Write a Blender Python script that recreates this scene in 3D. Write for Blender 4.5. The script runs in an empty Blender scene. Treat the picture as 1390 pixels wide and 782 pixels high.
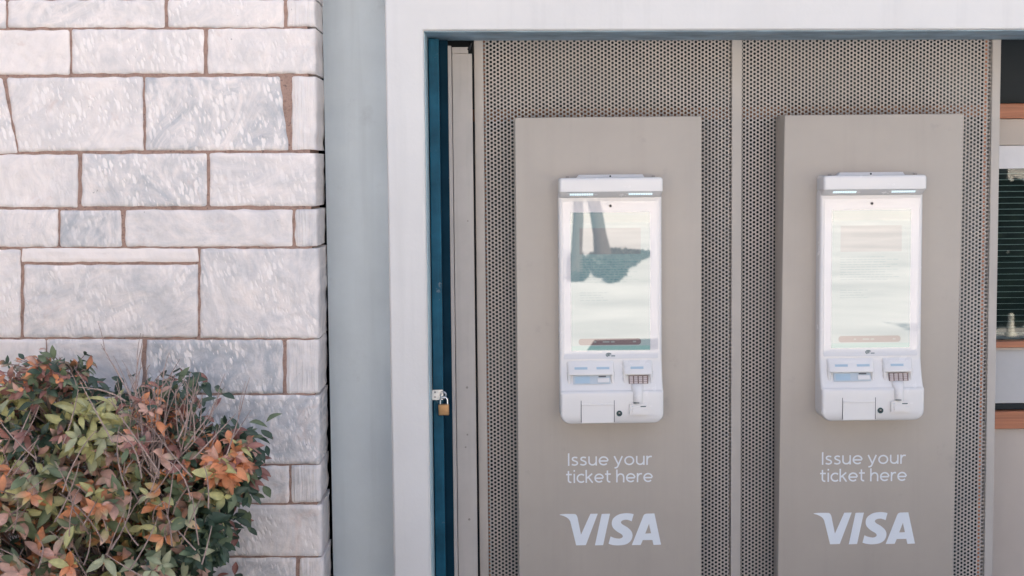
import bpy, bmesh, math, random
import numpy as np
from mathutils import Matrix, Vector, noise
R = math.radians
random.seed(7)
scene = bpy.context.scene
COL = scene.collection

# ------------------------------------------------------------------ camera
FPX, W0, H0 = 2000.0, 1390.0, 782.0
CAM = Vector((0.0, -4.9, 1.6))
PITCH, YAW, ROLL = 4.55, 0.8, -0.55
ROT = Matrix.Rotation(R(-YAW), 3, 'Z') @ Matrix.Rotation(R(90 - PITCH), 3, 'X') @ Matrix.Rotation(R(ROLL), 3, 'Z')
cd = bpy.data.cameras.new('camera'); cam = bpy.data.objects.new('camera', cd); COL.objects.link(cam)
cam.matrix_world = Matrix.Translation(CAM) @ ROT.to_4x4()
cd.sensor_fit = 'HORIZONTAL'; cd.sensor_width = 36.0; cd.lens = 36.0 * FPX / W0
cd.clip_start = 0.05; cd.clip_end = 600
cd.dof.use_dof = True; cd.dof.focus_distance = 4.72; cd.dof.aperture_fstop = 5.6
scene.camera = cam

# ------------------------------------------------------------------ sky, sun, exposure
SUN_EL, SUN_AZ = 50.0, 35.0          # the sun stands behind the building, so the front is in open shade
w = bpy.data.worlds.new('World'); scene.world = w; w.use_nodes = True
nt = w.node_tree
sky = nt.nodes.new('ShaderNodeTexSky'); sky.sky_type = 'NISHITA'; sky.sun_disc = False
sky.sun_elevation = R(SUN_EL); sky.sun_rotation = R(SUN_AZ)
sky.air_density = 1.0; sky.dust_density = 8.0; sky.ozone_density = 0.6
nt.links.new(sky.outputs[0], nt.nodes['Background'].inputs[0]); nt.nodes['Background'].inputs[1].default_value = 0.095
sl = bpy.data.lights.new('sun', 'SUN'); sl.energy = 5.0; sl.angle = R(0.53); sl.color = (1.0, 0.905, 0.805)
so = bpy.data.objects.new('sun', sl); COL.objects.link(so)
d = Vector((math.sin(R(SUN_AZ)) * math.cos(R(SUN_EL)), math.cos(R(SUN_AZ)) * math.cos(R(SUN_EL)), math.sin(R(SUN_EL))))
so.rotation_euler = d.to_track_quat('Z', 'Y').to_euler()
vs = scene.view_settings
vs.view_transform = 'Standard'; vs.look = 'None'; vs.exposure = 2.31; vs.gamma = 1.0; vs.use_curve_mapping = False
scene.cycles.use_denoising = True
scene.cycles.max_bounces = 8; scene.cycles.diffuse_bounces = 5
scene.cycles.sample_clamp_indirect = 6.0

def P(px, py, Y):
    """point on the plane y = Y seen at a pixel of the 1390 x 782 photograph"""
    v = ROT @ Vector((px - W0 / 2, -(py - H0 / 2), -FPX))
    return CAM + v * ((Y - CAM.y) / v.y)
def PX(px, Y, py=391): return P(px, py, Y).x
def PZ(py, Y, px=800): return P(px, py, Y).z

# ------------------------------------------------------------------ materials
def nodes_of(m):
    m.use_nodes = True
    return m.node_tree, m.node_tree.nodes, m.node_tree.links, m.node_tree.nodes['Principled BSDF']
def mix_col(N, L, a, b, fac, mode='MIX'):
    n = N.new('ShaderNodeMix'); n.data_type = 'RGBA'; n.blend_type = mode
    for sock, v in ((n.inputs[0], fac), (n.inputs[6], a), (n.inputs[7], b)):
        if hasattr(v, 'links'): L.new(v, sock)
        elif isinstance(v, (int, float)): sock.default_value = v
        else: sock.default_value = (*v, 1)
    return n.outputs[2]
def math_n(N, L, op, a, b=None, clamp=False):
    n = N.new('ShaderNodeMath'); n.operation = op; n.use_clamp = clamp
    for i, v in enumerate((a, b)):
        if v is None: continue
        if hasattr(v, 'links'): L.new(v, n.inputs[i])
        else: n.inputs[i].default_value = v
    return n.outputs[0]
def ramp(N, L, v, lo, hi):
    n = N.new('ShaderNodeMapRange'); n.inputs[1].default_value = lo; n.inputs[2].default_value = hi
    L.new(v, n.inputs[0]); return n.outputs[0]
def tex_noise(N, L, co, scale, detail=4, rough=0.55, dist=0.0):
    n = N.new('ShaderNodeTexNoise'); n.inputs['Scale'].default_value = scale; n.inputs['Detail'].default_value = detail
    n.inputs['Roughness'].default_value = rough; n.inputs['Distortion'].default_value = dist
    L.new(co, n.inputs['Vector']); return n.outputs['Fac']
def mapping(N, L, co, scale=(1, 1, 1), rot=(0, 0, 0), loc=(0, 0, 0)):
    n = N.new('ShaderNodeMapping'); n.inputs['Scale'].default_value = scale; n.inputs['Rotation'].default_value = rot
    n.inputs['Location'].default_value = loc; L.new(co, n.inputs['Vector']); return n.outputs[0]
def pm(name, col, rough=0.5, metal=0.0, var=0.06, scale=6.0, bump=0.0, bscale=150.0, streak=None, ior=1.45, dirt=None, emit=None, estr=0.0):
    """principled material with gentle tonal variation, optional vertical streaks, dirt spots and a bump"""
    m = bpy.data.materials.new(name); T, N, L, B = nodes_of(m)
    co = N.new('ShaderNodeTexCoord').outputs['Object']
    n1 = tex_noise(N, L, co, scale, 6, 0.6)
    c = mix_col(N, L, tuple(x * (1 - var) for x in col), tuple(min(1, x * (1 + var)) for x in col), ramp(N, L, n1, 0.3, 0.7))
    if streak:
        st = tex_noise(N, L, mapping(N, L, co, (streak[1], streak[1], streak[1] * 0.05)), 1.0, 5, 0.6)
        c = mix_col(N, L, c, tuple(x * streak[2] for x in col), math_n(N, L, 'MULTIPLY', ramp(N, L, st, 0.52, 0.75), streak[0], True))
    if dirt:
        dn = tex_noise(N, L, co, dirt[1], 8, 0.7)
        c = mix_col(N, L, c, dirt[0], math_n(N, L, 'MULTIPLY', ramp(N, L, dn, dirt[2], dirt[2] + 0.12), dirt[3], True))
    L.new(c, B.inputs['Base Color'])
    rn = tex_noise(N, L, co, scale * 3, 4, 0.6)
    mr = N.new('ShaderNodeMapRange'); mr.inputs[3].default_value = rough * 0.88; mr.inputs[4].default_value = min(1, rough * 1.15)
    L.new(rn, mr.inputs[0]); L.new(mr.outputs[0], B.inputs['Roughness'])
    B.inputs['Metallic'].default_value = metal; B.inputs['IOR'].default_value = ior
    if bump:
        bn = tex_noise(N, L, co, bscale, 5, 0.6)
        b = N.new('ShaderNodeBump'); b.inputs['Strength'].default_value = bump; b.inputs['Distance'].default_value = 0.004
        L.new(bn, b.inputs['Height']); L.new(b.outputs[0], B.inputs['Normal'])
    if emit:
        B.inputs['Emission Color'].default_value = (*emit, 1); B.inputs['Emission Strength'].default_value = estr
    return m

def marble_mat():
    m = bpy.data.materials.new('marble'); T, N, L, B = nodes_of(m)
    co = N.new('ShaderNodeTexCoord').outputs['Object']
    at = N.new('ShaderNodeAttribute'); at.attribute_name = 'block'
    sep = N.new('ShaderNodeSeparateColor'); L.new(at.outputs['Color'], sep.inputs[0])
    rnd, chip, blue = sep.outputs[0], sep.outputs[1], sep.outputs[2]
    tool = at.outputs['Alpha']
    off = N.new('ShaderNodeVectorMath'); off.operation = 'ADD'
    sc = N.new('ShaderNodeVectorMath'); sc.operation = 'SCALE'; sc.inputs[0].default_value = (17.0, 5.0, 23.0)
    L.new(rnd, sc.inputs['Scale']); L.new(co, off.inputs[0]); L.new(sc.outputs[0], off.inputs[1])
    v = off.outputs[0]
    # slanted veins: stretched noise, its slant differing from block to block
    rot = N.new('ShaderNodeVectorRotate'); rot.rotation_type = 'Y_AXIS'
    L.new(v, rot.inputs['Vector']); L.new(math_n(N, L, 'MULTIPLY', rnd, 2.2), rot.inputs['Angle'])
    vein = tex_noise(N, L, mapping(N, L, rot.outputs[0], (2.6, 2.6, 4.6)), 1.9, 10, 0.68, 2.2)
    cloud = tex_noise(N, L, v, 5.0, 6, 0.6, 0.6)
    white, grey = (0.86, 0.76, 0.70), (0.44, 0.44, 0.45)
    f = math_n(N, L, 'ADD', ramp(N, L, vein, 0.36, 0.66), math_n(N, L, 'MULTIPLY', ramp(N, L, cloud, 0.35, 0.7), 0.5))
    f = math_n(N, L, 'MULTIPLY', f, blue, True)
    c = mix_col(N, L, white, grey, f)
    fine = tex_noise(N, L, mapping(N, L, rot.outputs[0], (4, 4, 45)), 2.4, 8, 0.7, 0.5)
    c = mix_col(N, L, c, (0.36, 0.36, 0.40), math_n(N, L, 'MULTIPLY', ramp(N, L, fine, 0.57, 0.80), 0.22, True))
    # chisel chips: short slanted scoops of fresh, paler stone
    def chips(sx, sz, ang, lo, hi, shift):
        wv = tex_noise(N, L, v, 30.0, 3, 0.5)
        mp = mapping(N, L, v, (1, 1, 1), (0, ang, 0), (shift, 0, shift))
        warp = N.new('ShaderNodeVectorMath'); warp.operation = 'ADD'; L.new(mp, warp.inputs[0])
        wc = N.new('ShaderNodeCombineXYZ'); L.new(math_n(N, L, 'MULTIPLY', wv, 0.012), wc.inputs[0]); L.new(math_n(N, L, 'MULTIPLY', wv, 0.02), wc.inputs[2])
        L.new(wc.outputs[0], warp.inputs[1])
        vo = N.new('ShaderNodeTexVoronoi'); vo.voronoi_dimensions = '2D'; vo.inputs['Scale'].default_value = 1.0; vo.inputs['Randomness'].default_value = 1.0
        cx = N.new('ShaderNodeSeparateXYZ'); L.new(warp.outputs[0], cx.inputs[0])
        cc = N.new('ShaderNodeCombineXYZ'); L.new(math_n(N, L, 'MULTIPLY', cx.outputs[0], sx), cc.inputs[0]); L.new(math_n(N, L, 'MULTIPLY', cx.outputs[2], sz), cc.inputs[1])
        L.new(cc.outputs[0], vo.inputs['Vector'])
        q = N.new('ShaderNodeSeparateColor'); L.new(vo.outputs['Color'], q.inputs[0])
        size = math_n(N, L, 'MULTIPLY', q.outputs[0], 0.42)          # every chip its own size, some none
        return ramp(N, L, math_n(N, L, 'SUBTRACT', size, vo.outputs['Distance']), lo, hi)
    area = ramp(N, L, tex_noise(N, L, v, 6.5, 3, 0.5), 0.40, 0.58)
    k = math_n(N, L, 'MAXIMUM', chips(50, 17, 0.20, -0.02, 0.12, 0.0), chips(74, 28, 0.28, -0.02, 0.12, 3.7))
    k = math_n(N, L, 'MULTIPLY', math_n(N, L, 'MULTIPLY', k, area), chip, True)
    c = mix_col(N, L, c, (0.92, 0.84, 0.785), math_n(N, L, 'MULTIPLY', k, 0.9))
    # vertical tooling on the corner margins
    tl = tex_noise(N, L, mapping(N, L, v, (150, 20, 5)), 1.0, 3, 0.6)
    tk = math_n(N, L, 'MULTIPLY', ramp(N, L, tl, 0.42, 0.64), tool, True)
    c = mix_col(N, L, c, (0.80, 0.75, 0.72), math_n(N, L, 'MULTIPLY', tk, 0.55))
    # rusty stains, sparse
    rs = ramp(N, L, tex_noise(N, L, v, 8.0, 7, 0.68, 0.6), 0.61, 0.74)
    c = mix_col(N, L, c, (0.60, 0.42, 0.34), math_n(N, L, 'MULTIPLY', rs, 0.5, True))
    sp = ramp(N, L, tex_noise(N, L, v, 60.0, 2, 0.5), 0.76, 0.80)
    c = mix_col(N, L, c, (0.22, 0.19, 0.19), math_n(N, L, 'MULTIPLY', sp, 0.6, True))
    L.new(c, B.inputs['Base Color']); B.inputs['Roughness'].default_value = 0.72
    h = math_n(N, L, 'ADD', math_n(N, L, 'MULTIPLY', k, -0.4), math_n(N, L, 'MULTIPLY', tex_noise(N, L, v, 45, 8, 0.65), 0.7))
    h = math_n(N, L, 'ADD', h, math_n(N, L, 'MULTIPLY', tk, 0.5))
    b = N.new('ShaderNodeBump'); b.inputs['Strength'].default_value = 0.7; b.inputs['Distance'].default_value = 0.006
    L.new(h, b.inputs['Height']); L.new(b.outputs[0], B.inputs['Normal'])
    return m

def leaf_mat():
    m = bpy.data.materials.new('leaf'); T, N, L, B = nodes_of(m)
    at = N.new('ShaderNodeAttribute'); at.attribute_name = 'tint'
    co = N.new('ShaderNodeTexCoord').outputs['Object']
    n1 = tex_noise(N, L, co, 60, 4, 0.6)
    c = mix_col(N, L, at.outputs['Color'], (0.6, 0.6, 0.6), ramp(N, L, n1, 0.35, 0.9), 'MULTIPLY')
    L.new(c, B.inputs['Base Color']); B.inputs['Roughness'].default_value = 0.42
    tr = N.new('ShaderNodeBsdfTranslucent'); L.new(c, tr.inputs['Color'])
    mx = N.new('ShaderNodeMixShader'); mx.inputs[0].default_value = 0.3
    L.new(B.outputs[0], mx.inputs[1]); L.new(tr.outputs[0], mx.inputs[2])
    L.new(mx.outputs[0], N['Material Output'].inputs['Surface'])
    return m

def wood_mat():
    m = bpy.data.materials.new('orange_wood'); T, N, L, B = nodes_of(m)
    co = N.new('ShaderNodeTexCoord').outputs['Object']
    g = tex_noise(N, L, mapping(N, L, co, (2, 20, 60)), 1.5, 7, 0.6, 0.6)
    c = mix_col(N, L, (0.50, 0.185, 0.09), (0.29, 0.105, 0.05), ramp(N, L, g, 0.35, 0.7))
    L.new(c, B.inputs['Base Color']); B.inputs['Roughness'].default_value = 0.45
    return m

def glass_mat(name, tint=(0.9, 0.97, 0.96)):
    m = bpy.data.materials.new(name); T, N, L, B = nodes_of(m)
    tr = N.new('ShaderNodeBsdfTransparent'); tr.inputs[0].default_value = (*tint, 1)
    gl = N.new('ShaderNodeBsdfGlossy'); gl.inputs['Roughness'].default_value = 0.01
    fr = N.new('ShaderNodeFresnel'); fr.inputs[0].default_value = 1.5
    mx = N.new('ShaderNodeMixShader'); L.new(fr.outputs[0], mx.inputs[0])
    L.new(tr.outputs[0], mx.inputs[1]); L.new(gl.outputs[0], mx.inputs[2]); L.new(mx.outputs[0], N['Material Output'].inputs['Surface'])
    return m

def lcd(name, emit, s=1.0, base=(0.02, 0.02, 0.02)):
    """lit display surface under a reflective cover glass"""
    return pm(name, base, 0.006, 0, 0.0, emit=emit, estr=s, ior=LCD_IOR)
LCD_IOR = 2.12
LIT = 0.118           # display brightness in scene units (exposure +2)

M = {}
M['marble'] = marble_mat()
M['mortar'] = pm('mortar', (0.40, 0.26, 0.205), 0.95, 0, 0.35, 60, 1.0, 300, dirt=((0.09, 0.065, 0.06), 60, 0.54, 0.8))
M['white'] = pm('white_wall_paint', (0.635, 0.608, 0.582), 0.6, 0, 0.04, 3, 0.15, 90, streak=(0.6, 12, 0.86), dirt=((0.46, 0.36, 0.30), 6.0, 0.68, 0.4))
M['grey'] = pm('blue_grey_paint', (0.50, 0.545, 0.56), 0.55, 0, 0.07, 4, 0.12, 60, streak=(0.6, 16, 0.82), dirt=((0.36, 0.38, 0.39), 7.0, 0.60, 0.45))
M['blue'] = pm('blue_gate_paint', (0.010, 0.085, 0.135), 0.45, 0, 0.3, 12, 0.15, 60, ior=1.25, streak=(0.4, 40, 2.2), dirt=((0.45, 0.42, 0.40), 16.0, 0.62, 0.8))
M['lintel_blue'] = pm('worn_blue_grey_steel', (0.28, 0.38, 0.44), 0.5, 0, 0.35, 9, 0.15, 60, dirt=((0.40, 0.33, 0.29), 7.0, 0.58, 0.6))
M['post'] = pm('beige_post_paint', (0.46, 0.415, 0.38), 0.6, 0, 0.06, 10, 0.08, 90, streak=(0.4, 40, 0.75), dirt=((0.12, 0.11, 0.11), 26.0, 0.72, 0.6))
M['taupe'] = pm('taupe_powder_coat', (0.405, 0.352, 0.30), 0.40, 0.0, 0.05, 3, 0.06, 700, streak=(0.35, 14, 0.84), dirt=((0.27, 0.245, 0.225), 9.0, 0.62, 0.35))
M['taupe_sheet'] = pm('taupe_sheet_metal', (0.44, 0.395, 0.355), 0.45, 0.0, 0.06, 5, streak=(0.3, 18, 0.82))
M['dark'] = pm('dark_interior', (0.012, 0.02, 0.024), 0.8)
M['steel'] = pm('dull_steel', (0.55, 0.54, 0.53), 0.35, 0.9, 0.1, 60, dirt=((0.3, 0.2, 0.14), 60, 0.6, 0.5))
M['brass'] = pm('brass', (0.42, 0.24, 0.115), 0.5, 0.7, 0.1, 80)
M['screw'] = pm('dull_screw', (0.28, 0.25, 0.23), 0.5, 0.4)
M['letter'] = pm('pale_lettering', (0.68, 0.70, 0.72), 0.55, 0, 0.03)
M['case'] = pm('white_plastic', (0.69, 0.655, 0.625), 0.26, 0, 0.012, 5, 0.03, 900)
M['case_grey'] = pm('pale_grey_plastic', (0.60, 0.59, 0.595), 0.4, 0, 0.02)  # pale grey plastic of the wall plate
M['gap'] = pm('panel_gap', (0.10, 0.10, 0.11), 0.8)
M['rubber'] = pm('black_rubber', (0.02, 0.022, 0.025), 0.6)
M['lock'] = pm('dark_green_lock', (0.008, 0.05, 0.055), 0.3)
M['tray'] = pm('blue_grey_tray', (0.46, 0.50, 0.53), 0.35, 0, 0.06, 30)
M['slot'] = pm('slot_label', (0.36, 0.46, 0.53), 0.4)
M['pad'] = pm('keypad_plate', (0.20, 0.13, 0.11), 0.4, 0.3)
M['key'] = pm('keypad_key', (0.62, 0.52, 0.47), 0.35, 0.3)
M['led'] = pm('led_bar', (0.8, 0.85, 0.9), 0.3, emit=(0.62, 0.9, 1.0), estr=0.135)
M['bezel'] = pm('glossy_bezel', (0.60, 0.575, 0.575), 0.012, 0, 0.0, ior=1.75)
M['page'] = lcd('display_page', (0.335, 0.46, 0.50), LIT)
M['photo_area'] = lcd('display_picture', (0.30, 0.34, 0.38), LIT)
M['text_line'] = lcd('display_text', (0.21, 0.37, 0.42), LIT)
M['button'] = lcd('display_button', (0.13, 0.075, 0.10), LIT)
M['btn_text'] = lcd('display_button_text', (0.25, 0.30, 0.32), LIT)
M['foot'] = lcd('display_footer', (0.20, 0.46, 0.46), LIT)
M['logo'] = pm('dark_logo', (0.05, 0.10, 0.11), 0.3)
M['wood'] = wood_mat()
M['cream'] = pm('cream_board', (0.52, 0.45, 0.395), 0.6, 0, 0.04, 5)
M['blindwhite'] = pm('white_valance', (0.72, 0.70, 0.71), 0.6)
M['slat'] = pm('teal_blind_slat', (0.30, 0.37, 0.375), 0.5)
M['rear'] = pm('dark_teal_shade', (0.018, 0.032, 0.036), 0.3)
M['glass'] = glass_mat('window_glass')
M['pane_dark'] = pm('dark_pane', (0.022, 0.028, 0.032), 0.5, ior=1.25)
M['leaf'] = leaf_mat()
M['twig'] = pm('twig_bark', (0.33, 0.24, 0.205), 0.85, 0, 0.3, 60, 0.4, 200)
M['bark'] = pm('tree_bark', (0.07, 0.055, 0.045), 0.9, 0, 0.4, 20, 0.8, 40)
M['paving'] = pm('pale_paving', (0.49, 0.475, 0.46), 0.85, 0, 0.22, 0.5, 0.3, 60)
M['slabs'] = pm('grey_slabs', (0.13, 0.165, 0.205), 0.85, 0, 0.1, 1.5, 0.3, 60)
M['asphalt'] = pm('asphalt', (0.055, 0.055, 0.058), 0.9, 0, 0.15, 3, 0.5, 120)
M['soil'] = pm('soil', (0.06, 0.04, 0.03), 0.95, 0, 0.3, 20, 0.8, 60)
M['wall_cream'] = pm('cream_render', (0.56, 0.53, 0.50), 0.8, 0, 0.05, 1.5)
M['roofing'] = pm('roof_render', (0.55, 0.52, 0.50), 0.8)

# ------------------------------------------------------------------ helpers
def tag(o, label=None, cat=None, group=None, kind=None):
    for k, v in (('label', label), ('category', cat), ('group', group), ('kind', kind)):
        if v: o[k] = v
    return o
def empty(name, loc, label, cat, group=None):
    o = bpy.data.objects.new(name, None); COL.objects.link(o); o.location = loc; o.empty_display_size = 0.1
    return tag(o, label, cat, group)
def link(name, me, mat, parent=None, smooth=None):
    if mat: me.materials.append(mat)
    if smooth is not None:
        for p in me.polygons: p.use_smooth = True
        me.set_sharp_from_angle(angle=R(smooth))
    o = bpy.data.objects.new(name, me); COL.objects.link(o)
    if parent is not None:
        o.parent = parent
        bpy.context.view_layer.update()
        o.matrix_parent_inverse = full_matrix(parent).inverted()
    return o
def full_matrix(o):
    m = o.matrix_basis.copy()
    while o.parent:
        m = o.parent.matrix_basis @ (o.matrix_parent_inverse @ m); o = o.parent
    return m
def obj(name, bm, mat, parent=None, smooth=None):
    me = bpy.data.meshes.new(name); bm.normal_update(); bm.to_mesh(me); bm.free()
    return link(name, me, mat, parent, smooth)
def box(bm, x0, x1, y0, y1, z0, z1, bev=0.0, seg=2):
    r = bmesh.ops.create_cube(bm, size=1.0)
    for v in r['verts']:
        v.co = Vector(((x0 + x1) / 2 + v.co.x * (x1 - x0), (y0 + y1) / 2 + v.co.y * (y1 - y0), (z0 + z1) / 2 + v.co.z * (z1 - z0)))
    if bev:
        es = list({e for v in r['verts'] for e in v.link_edges})
        bmesh.ops.bevel(bm, geom=es, offset=bev, segments=seg, profile=0.5, affect='EDGES', clamp_overlap=True)
def prism(bm, pts, y0, y1):
    """polygon in x,z pushed from y0 back to y1"""
    n = len(pts)
    a = [bm.verts.new((p[0], y0, p[1])) for p in pts]; b = [bm.verts.new((p[0], y1, p[1])) for p in pts]
    bm.faces.new(a); bm.faces.new(b[::-1])
    for i in range(n): bm.faces.new((a[i], b[i], b[(i + 1) % n], a[(i + 1) % n]))
    bmesh.ops.recalc_face_normals(bm, faces=bm.faces[:])
def disc(bm, c, r, y0, y1, n=20):
    prism(bm, [(c[0] + r * math.cos(2 * math.pi * i / n), c[1] + r * math.sin(2 * math.pi * i / n)) for i in range(n)], y0, y1)
def rrect(x0, x1, z0, z1, r, n=6):
    pts = []
    for cx, cz, a in ((x1 - r, z1 - r, 0), (x0 + r, z1 - r, 90), (x0 + r, z0 + r, 180), (x1 - r, z0 + r, 270)):
        for i in range(n + 1):
            t = R(a + 90 * i / n); pts.append((cx + r * math.cos(t), cz + r * math.sin(t)))
    return pts
def tube(bm, pts, rads, n=6):
    rings = []
    for i, p in enumerate(pts):
        t = (pts[min(i + 1, len(pts) - 1)] - pts[max(i - 1, 0)]).normalized()
        u = t.cross(Vector((0.3, 0.9, 0.2))).normalized(); v = t.cross(u)
        rings.append([bm.verts.new(p + (u * math.cos(2 * math.pi * k / n) + v * math.sin(2 * math.pi * k / n)) * rads[i]) for k in range(n)])
    for a, b in zip(rings, rings[1:]):
        for k in range(n): bm.faces.new((a[k], a[(k + 1) % n], b[(k + 1) % n], b[k]))
    bm.faces.new(rings[0][::-1]); bm.faces.new(rings[-1])
def loft(bm, rings):
    vs_ = [[bm.verts.new(p) for p in r] for r in rings]
    n = len(vs_[0])
    for a, b in zip(vs_, vs_[1:]):
        for k in range(n): bm.faces.new((a[k], a[(k + 1) % n], b[(k + 1) % n], b[k]))
    bm.faces.new(vs_[0]); bm.faces.new(vs_[-1])
    bmesh.ops.recalc_face_normals(bm, faces=bm.faces[:])

# ------------------------------------------------------------------ depths (m, towards the camera is negative)
Y_SCREEN, Y_PANEL, Y_FRAME, Y_MARBLE, Y_GREY = 0.0, -0.13, -0.33, -0.30, -0.09
Y_BLUE, Y_POST, Y_BACK = -0.125, -0.05, 0.28
ZTOP = 2.75

# ------------------------------------------------------------------ ground, paving and the building mass that casts the shade
bm = bmesh.new(); box(bm, -150, 150, -150, 150, -0.3, -0.02)
tag(obj('ground', bm, M['asphalt']), kind='structure')
def mirror_ground(px_, py_):
    """place on the ground that a machine's glass mirrors at a pixel"""
    g = P(px_, py_, Y_PANEL - .056); k = CAM.z / (CAM.z - g.z); gy = g.y
    return Vector((CAM.x + (g.x - CAM.x) * k, gy - (k - 1) * (gy - CAM.y), 0))
YK = mirror_ground(1180, 476).y
bm = bmesh.new(); box(bm, -40, 40, -60, YK - .004, -0.019, 0.0)
tag(obj('square', bm, M['paving']), kind='structure')
bm = bmesh.new(); box(bm, -40, 40, YK, 9, -0.019, 0.004)
tag(obj('pavement', bm, M['slabs']), kind='structure')
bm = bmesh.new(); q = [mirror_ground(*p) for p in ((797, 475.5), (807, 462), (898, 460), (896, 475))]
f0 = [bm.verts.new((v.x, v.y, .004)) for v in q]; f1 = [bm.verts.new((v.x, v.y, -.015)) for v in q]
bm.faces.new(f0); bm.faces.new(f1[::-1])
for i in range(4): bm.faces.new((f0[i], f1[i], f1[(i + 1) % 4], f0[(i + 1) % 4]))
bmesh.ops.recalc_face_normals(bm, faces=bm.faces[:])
tag(obj('mirror_patch', bm, M['asphalt']), kind='structure')  # dark patch added so its mirror image darkens the first display's corner

xl = PX(577, Y_FRAME, 200)
xg0 = PX(430.5, Y_MARBLE) + 0.010
xw = PX(528, Y_FRAME)
lz0 = P(577, 41.5, Y_FRAME).z; lz1 = P(1390, 40, Y_FRAME)
slope = (lz1.z - lz0) / (lz1.x - xl)
bm = bmesh.new()
# upper storey and roof over everything, closed round the back
box(bm, -9, 5.2, -0.325, 8.0, ZTOP, 4.9)
box(bm, -9, 5.2, 1.8, 2.0, 0.0, ZTOP - 0.002)
box(bm, -9, -8.8, 0.2, 1.8, 0.0, ZTOP - 0.002); box(bm, 5.0, 5.2, -0.3, 1.8, 0.0, ZTOP - 0.002)
bld = obj('building', bm, M['roofing']); tag(bld, 'long low rendered building carrying the stone wall and the machine bay', 'building')
bm = bmesh.new(); box(bm, -9, -7.6, -7.5, -0.34, 0.005, 4.9); obj('light_blocker', bm, pm('blocker_dark', (0.07, 0.05, 0.045), 0.9, 0, 0.2, 8, 0.5, 40), bld)  # unseen dark block added to cut light from the left

# white surround: jamb and lintel of one painted wall, arrises rounded
bm = bmesh.new()
zl = lambda x: lz0 + slope * (x - xl)
prism(bm, [(xw, 0.001), (xl, 0.001), (xl, zl(xl)), (4.5, zl(4.5)), (4.5, ZTOP - 0.003), (xw, ZTOP - 0.003)], Y_FRAME, -0.005)
bmesh.ops.bevel(bm, geom=[e for e in bm.edges if abs(e.verts[0].co.y - e.verts[1].co.y) < 1e-5 and e.verts[0].co.y < -0.2], offset=0.010, segments=4, profile=0.5, affect='EDGES')
surround = obj('white_surround', bm, M['white'], smooth=40)
tag(surround, 'white painted jamb and lintel framing the recessed machine bay', 'door surround')
# blue steel lining under the lintel
bm = bmesh.new()
prism(bm, [(xl + 0.002, zl(xl) - 0.003), (4.4, zl(4.4) - 0.003), (4.4, zl(4.4) - 0.0005), (xl + 0.002, zl(xl) - 0.0005)], Y_FRAME + 0.014, -0.012)
obj('lintel_lining', bm, M['lintel_blue'], surround)
bm = bmesh.new()
box(bm, xl + 0.0005, xl + 0.003, Y_FRAME + 0.02, Y_BLUE - 0.001, 0.002, zl(xl) - 0.004)
obj('reveal_lining', bm, pm('pale_teal_reveal', (0.40, 0.52, 0.55), 0.5, 0, 0.1, 12, dirt=((0.45, 0.40, 0.36), 20, 0.6, 0.6)), surround)

# blue-grey recessed wall panel
bm = bmesh.new(); box(bm, xg0, xw + 0.03, Y_GREY, Y_GREY + 0.08, 0.001, ZTOP - 0.003)
tag(obj('wall_panel', bm, M['grey']), 'flat blue-grey painted wall strip between stone wall and white jamb', 'wall panel')

# ------------------------------------------------------------------ marble wall
# (top-left, top-right, bottom-right, bottom-left) in photograph pixels; chips, blueness, tooled
ST = []
def st(x0, x1, y0, y1, chip=0.8, blue=0.5, tool=0.0, q=None, r=0.0055):
    ST.append((q or ((x0, y0), (x1, y0), (x1, y1), (x0, y1)), chip, blue, tool, r))
st(-190, -36, -95, -62); st(-30, 150, -95, -62); st(156, 330, -95, -62); st(336, 424, -95, -62)
st(-170, -46, -56, -4); st(-40, 96, -56, -4); st(102, 290, -56, -4); st(296, 424, -56, -4)
st(-180, 6, 1, 37, .6, .5); st(12, 222, 1, 36, .35, .55); st(229, 384, 1, 36, .9, .45); st(391, 424, 1, 35, .1, .35, 1)
st(-180, -60, 42, 101); st(-54, 93, 42, 100, .15, .25); st(99, 275, 41, 98.5, .9, .42); st(283, 424, 40, 98.5, .45, .4)
st(0, 0, 0, 0, .8, .55, 0, ((-160, 107), (1, 107), (22, 207), (-160, 207)))
st(0, 0, 0, 0, 1, .42, 0, ((9, 107), (192, 105.5), (193, 203), (26, 205)))
st(0, 0, 0, 0, 1, .85, 0, ((198, 106), (378, 105), (390, 203), (199, 203)))
st(397, 425, 105, 202, .2, .25, 1)
st(-170, -40, 212, 281); st(-34, 104, 211, 280, .3, .35); st(112, 279, 210, 279, .9, .7); st(286, 425, 209, 278.5, .75, .45)
st(-180, -80, 286, 335); st(-75, 77, 286, 334, .35, .5); st(83, 163, 287, 334, .6, .8); st(171, 395, 286, 333.5, .04, .5); st(402, 427, 286, 333, .15, .5, 1)
st(-190, 26, 340, 457, .9, .45); st(31, 267, 338.5, 354.5, 0, .18, 0, None, .004); st(33, 267, 361, 457, .6, .6); st(273, 429, 339, 458, .7, .6)
st(-180, -70, 462, 535); st(-64, 60, 462, 535, .2, .3); st(65, 191, 462, 534, .5, .6); st(200, 382, 463, 533, 1, 1.0); st(390, 429, 463, 533, .2, .5, 1)
st(-180, 20, 540, 629); st(26, 228, 540, 629); st(235, 430, 538, 629, 1, .85)
st(-180, -40, 635, 682); st(-34, 160, 635, 682); st(166, 391, 634, 682, .8, .75); st(397, 431, 633, 681, .4, .55, 1)
st(-180, 90, 688, 754); st(96, 260, 688, 754); st(266, 433, 687, 754, .9, .5)
st(-180, 10, 760, 838); st(16, 210, 760, 838); st(216, 400, 759, 838, .5, .7); st(408, 435, 759, 838, .3, .5, 1)
st(-180, 150, 843, 905); st(156, 340, 843, 905); st(346, 437, 843, 905)
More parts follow.
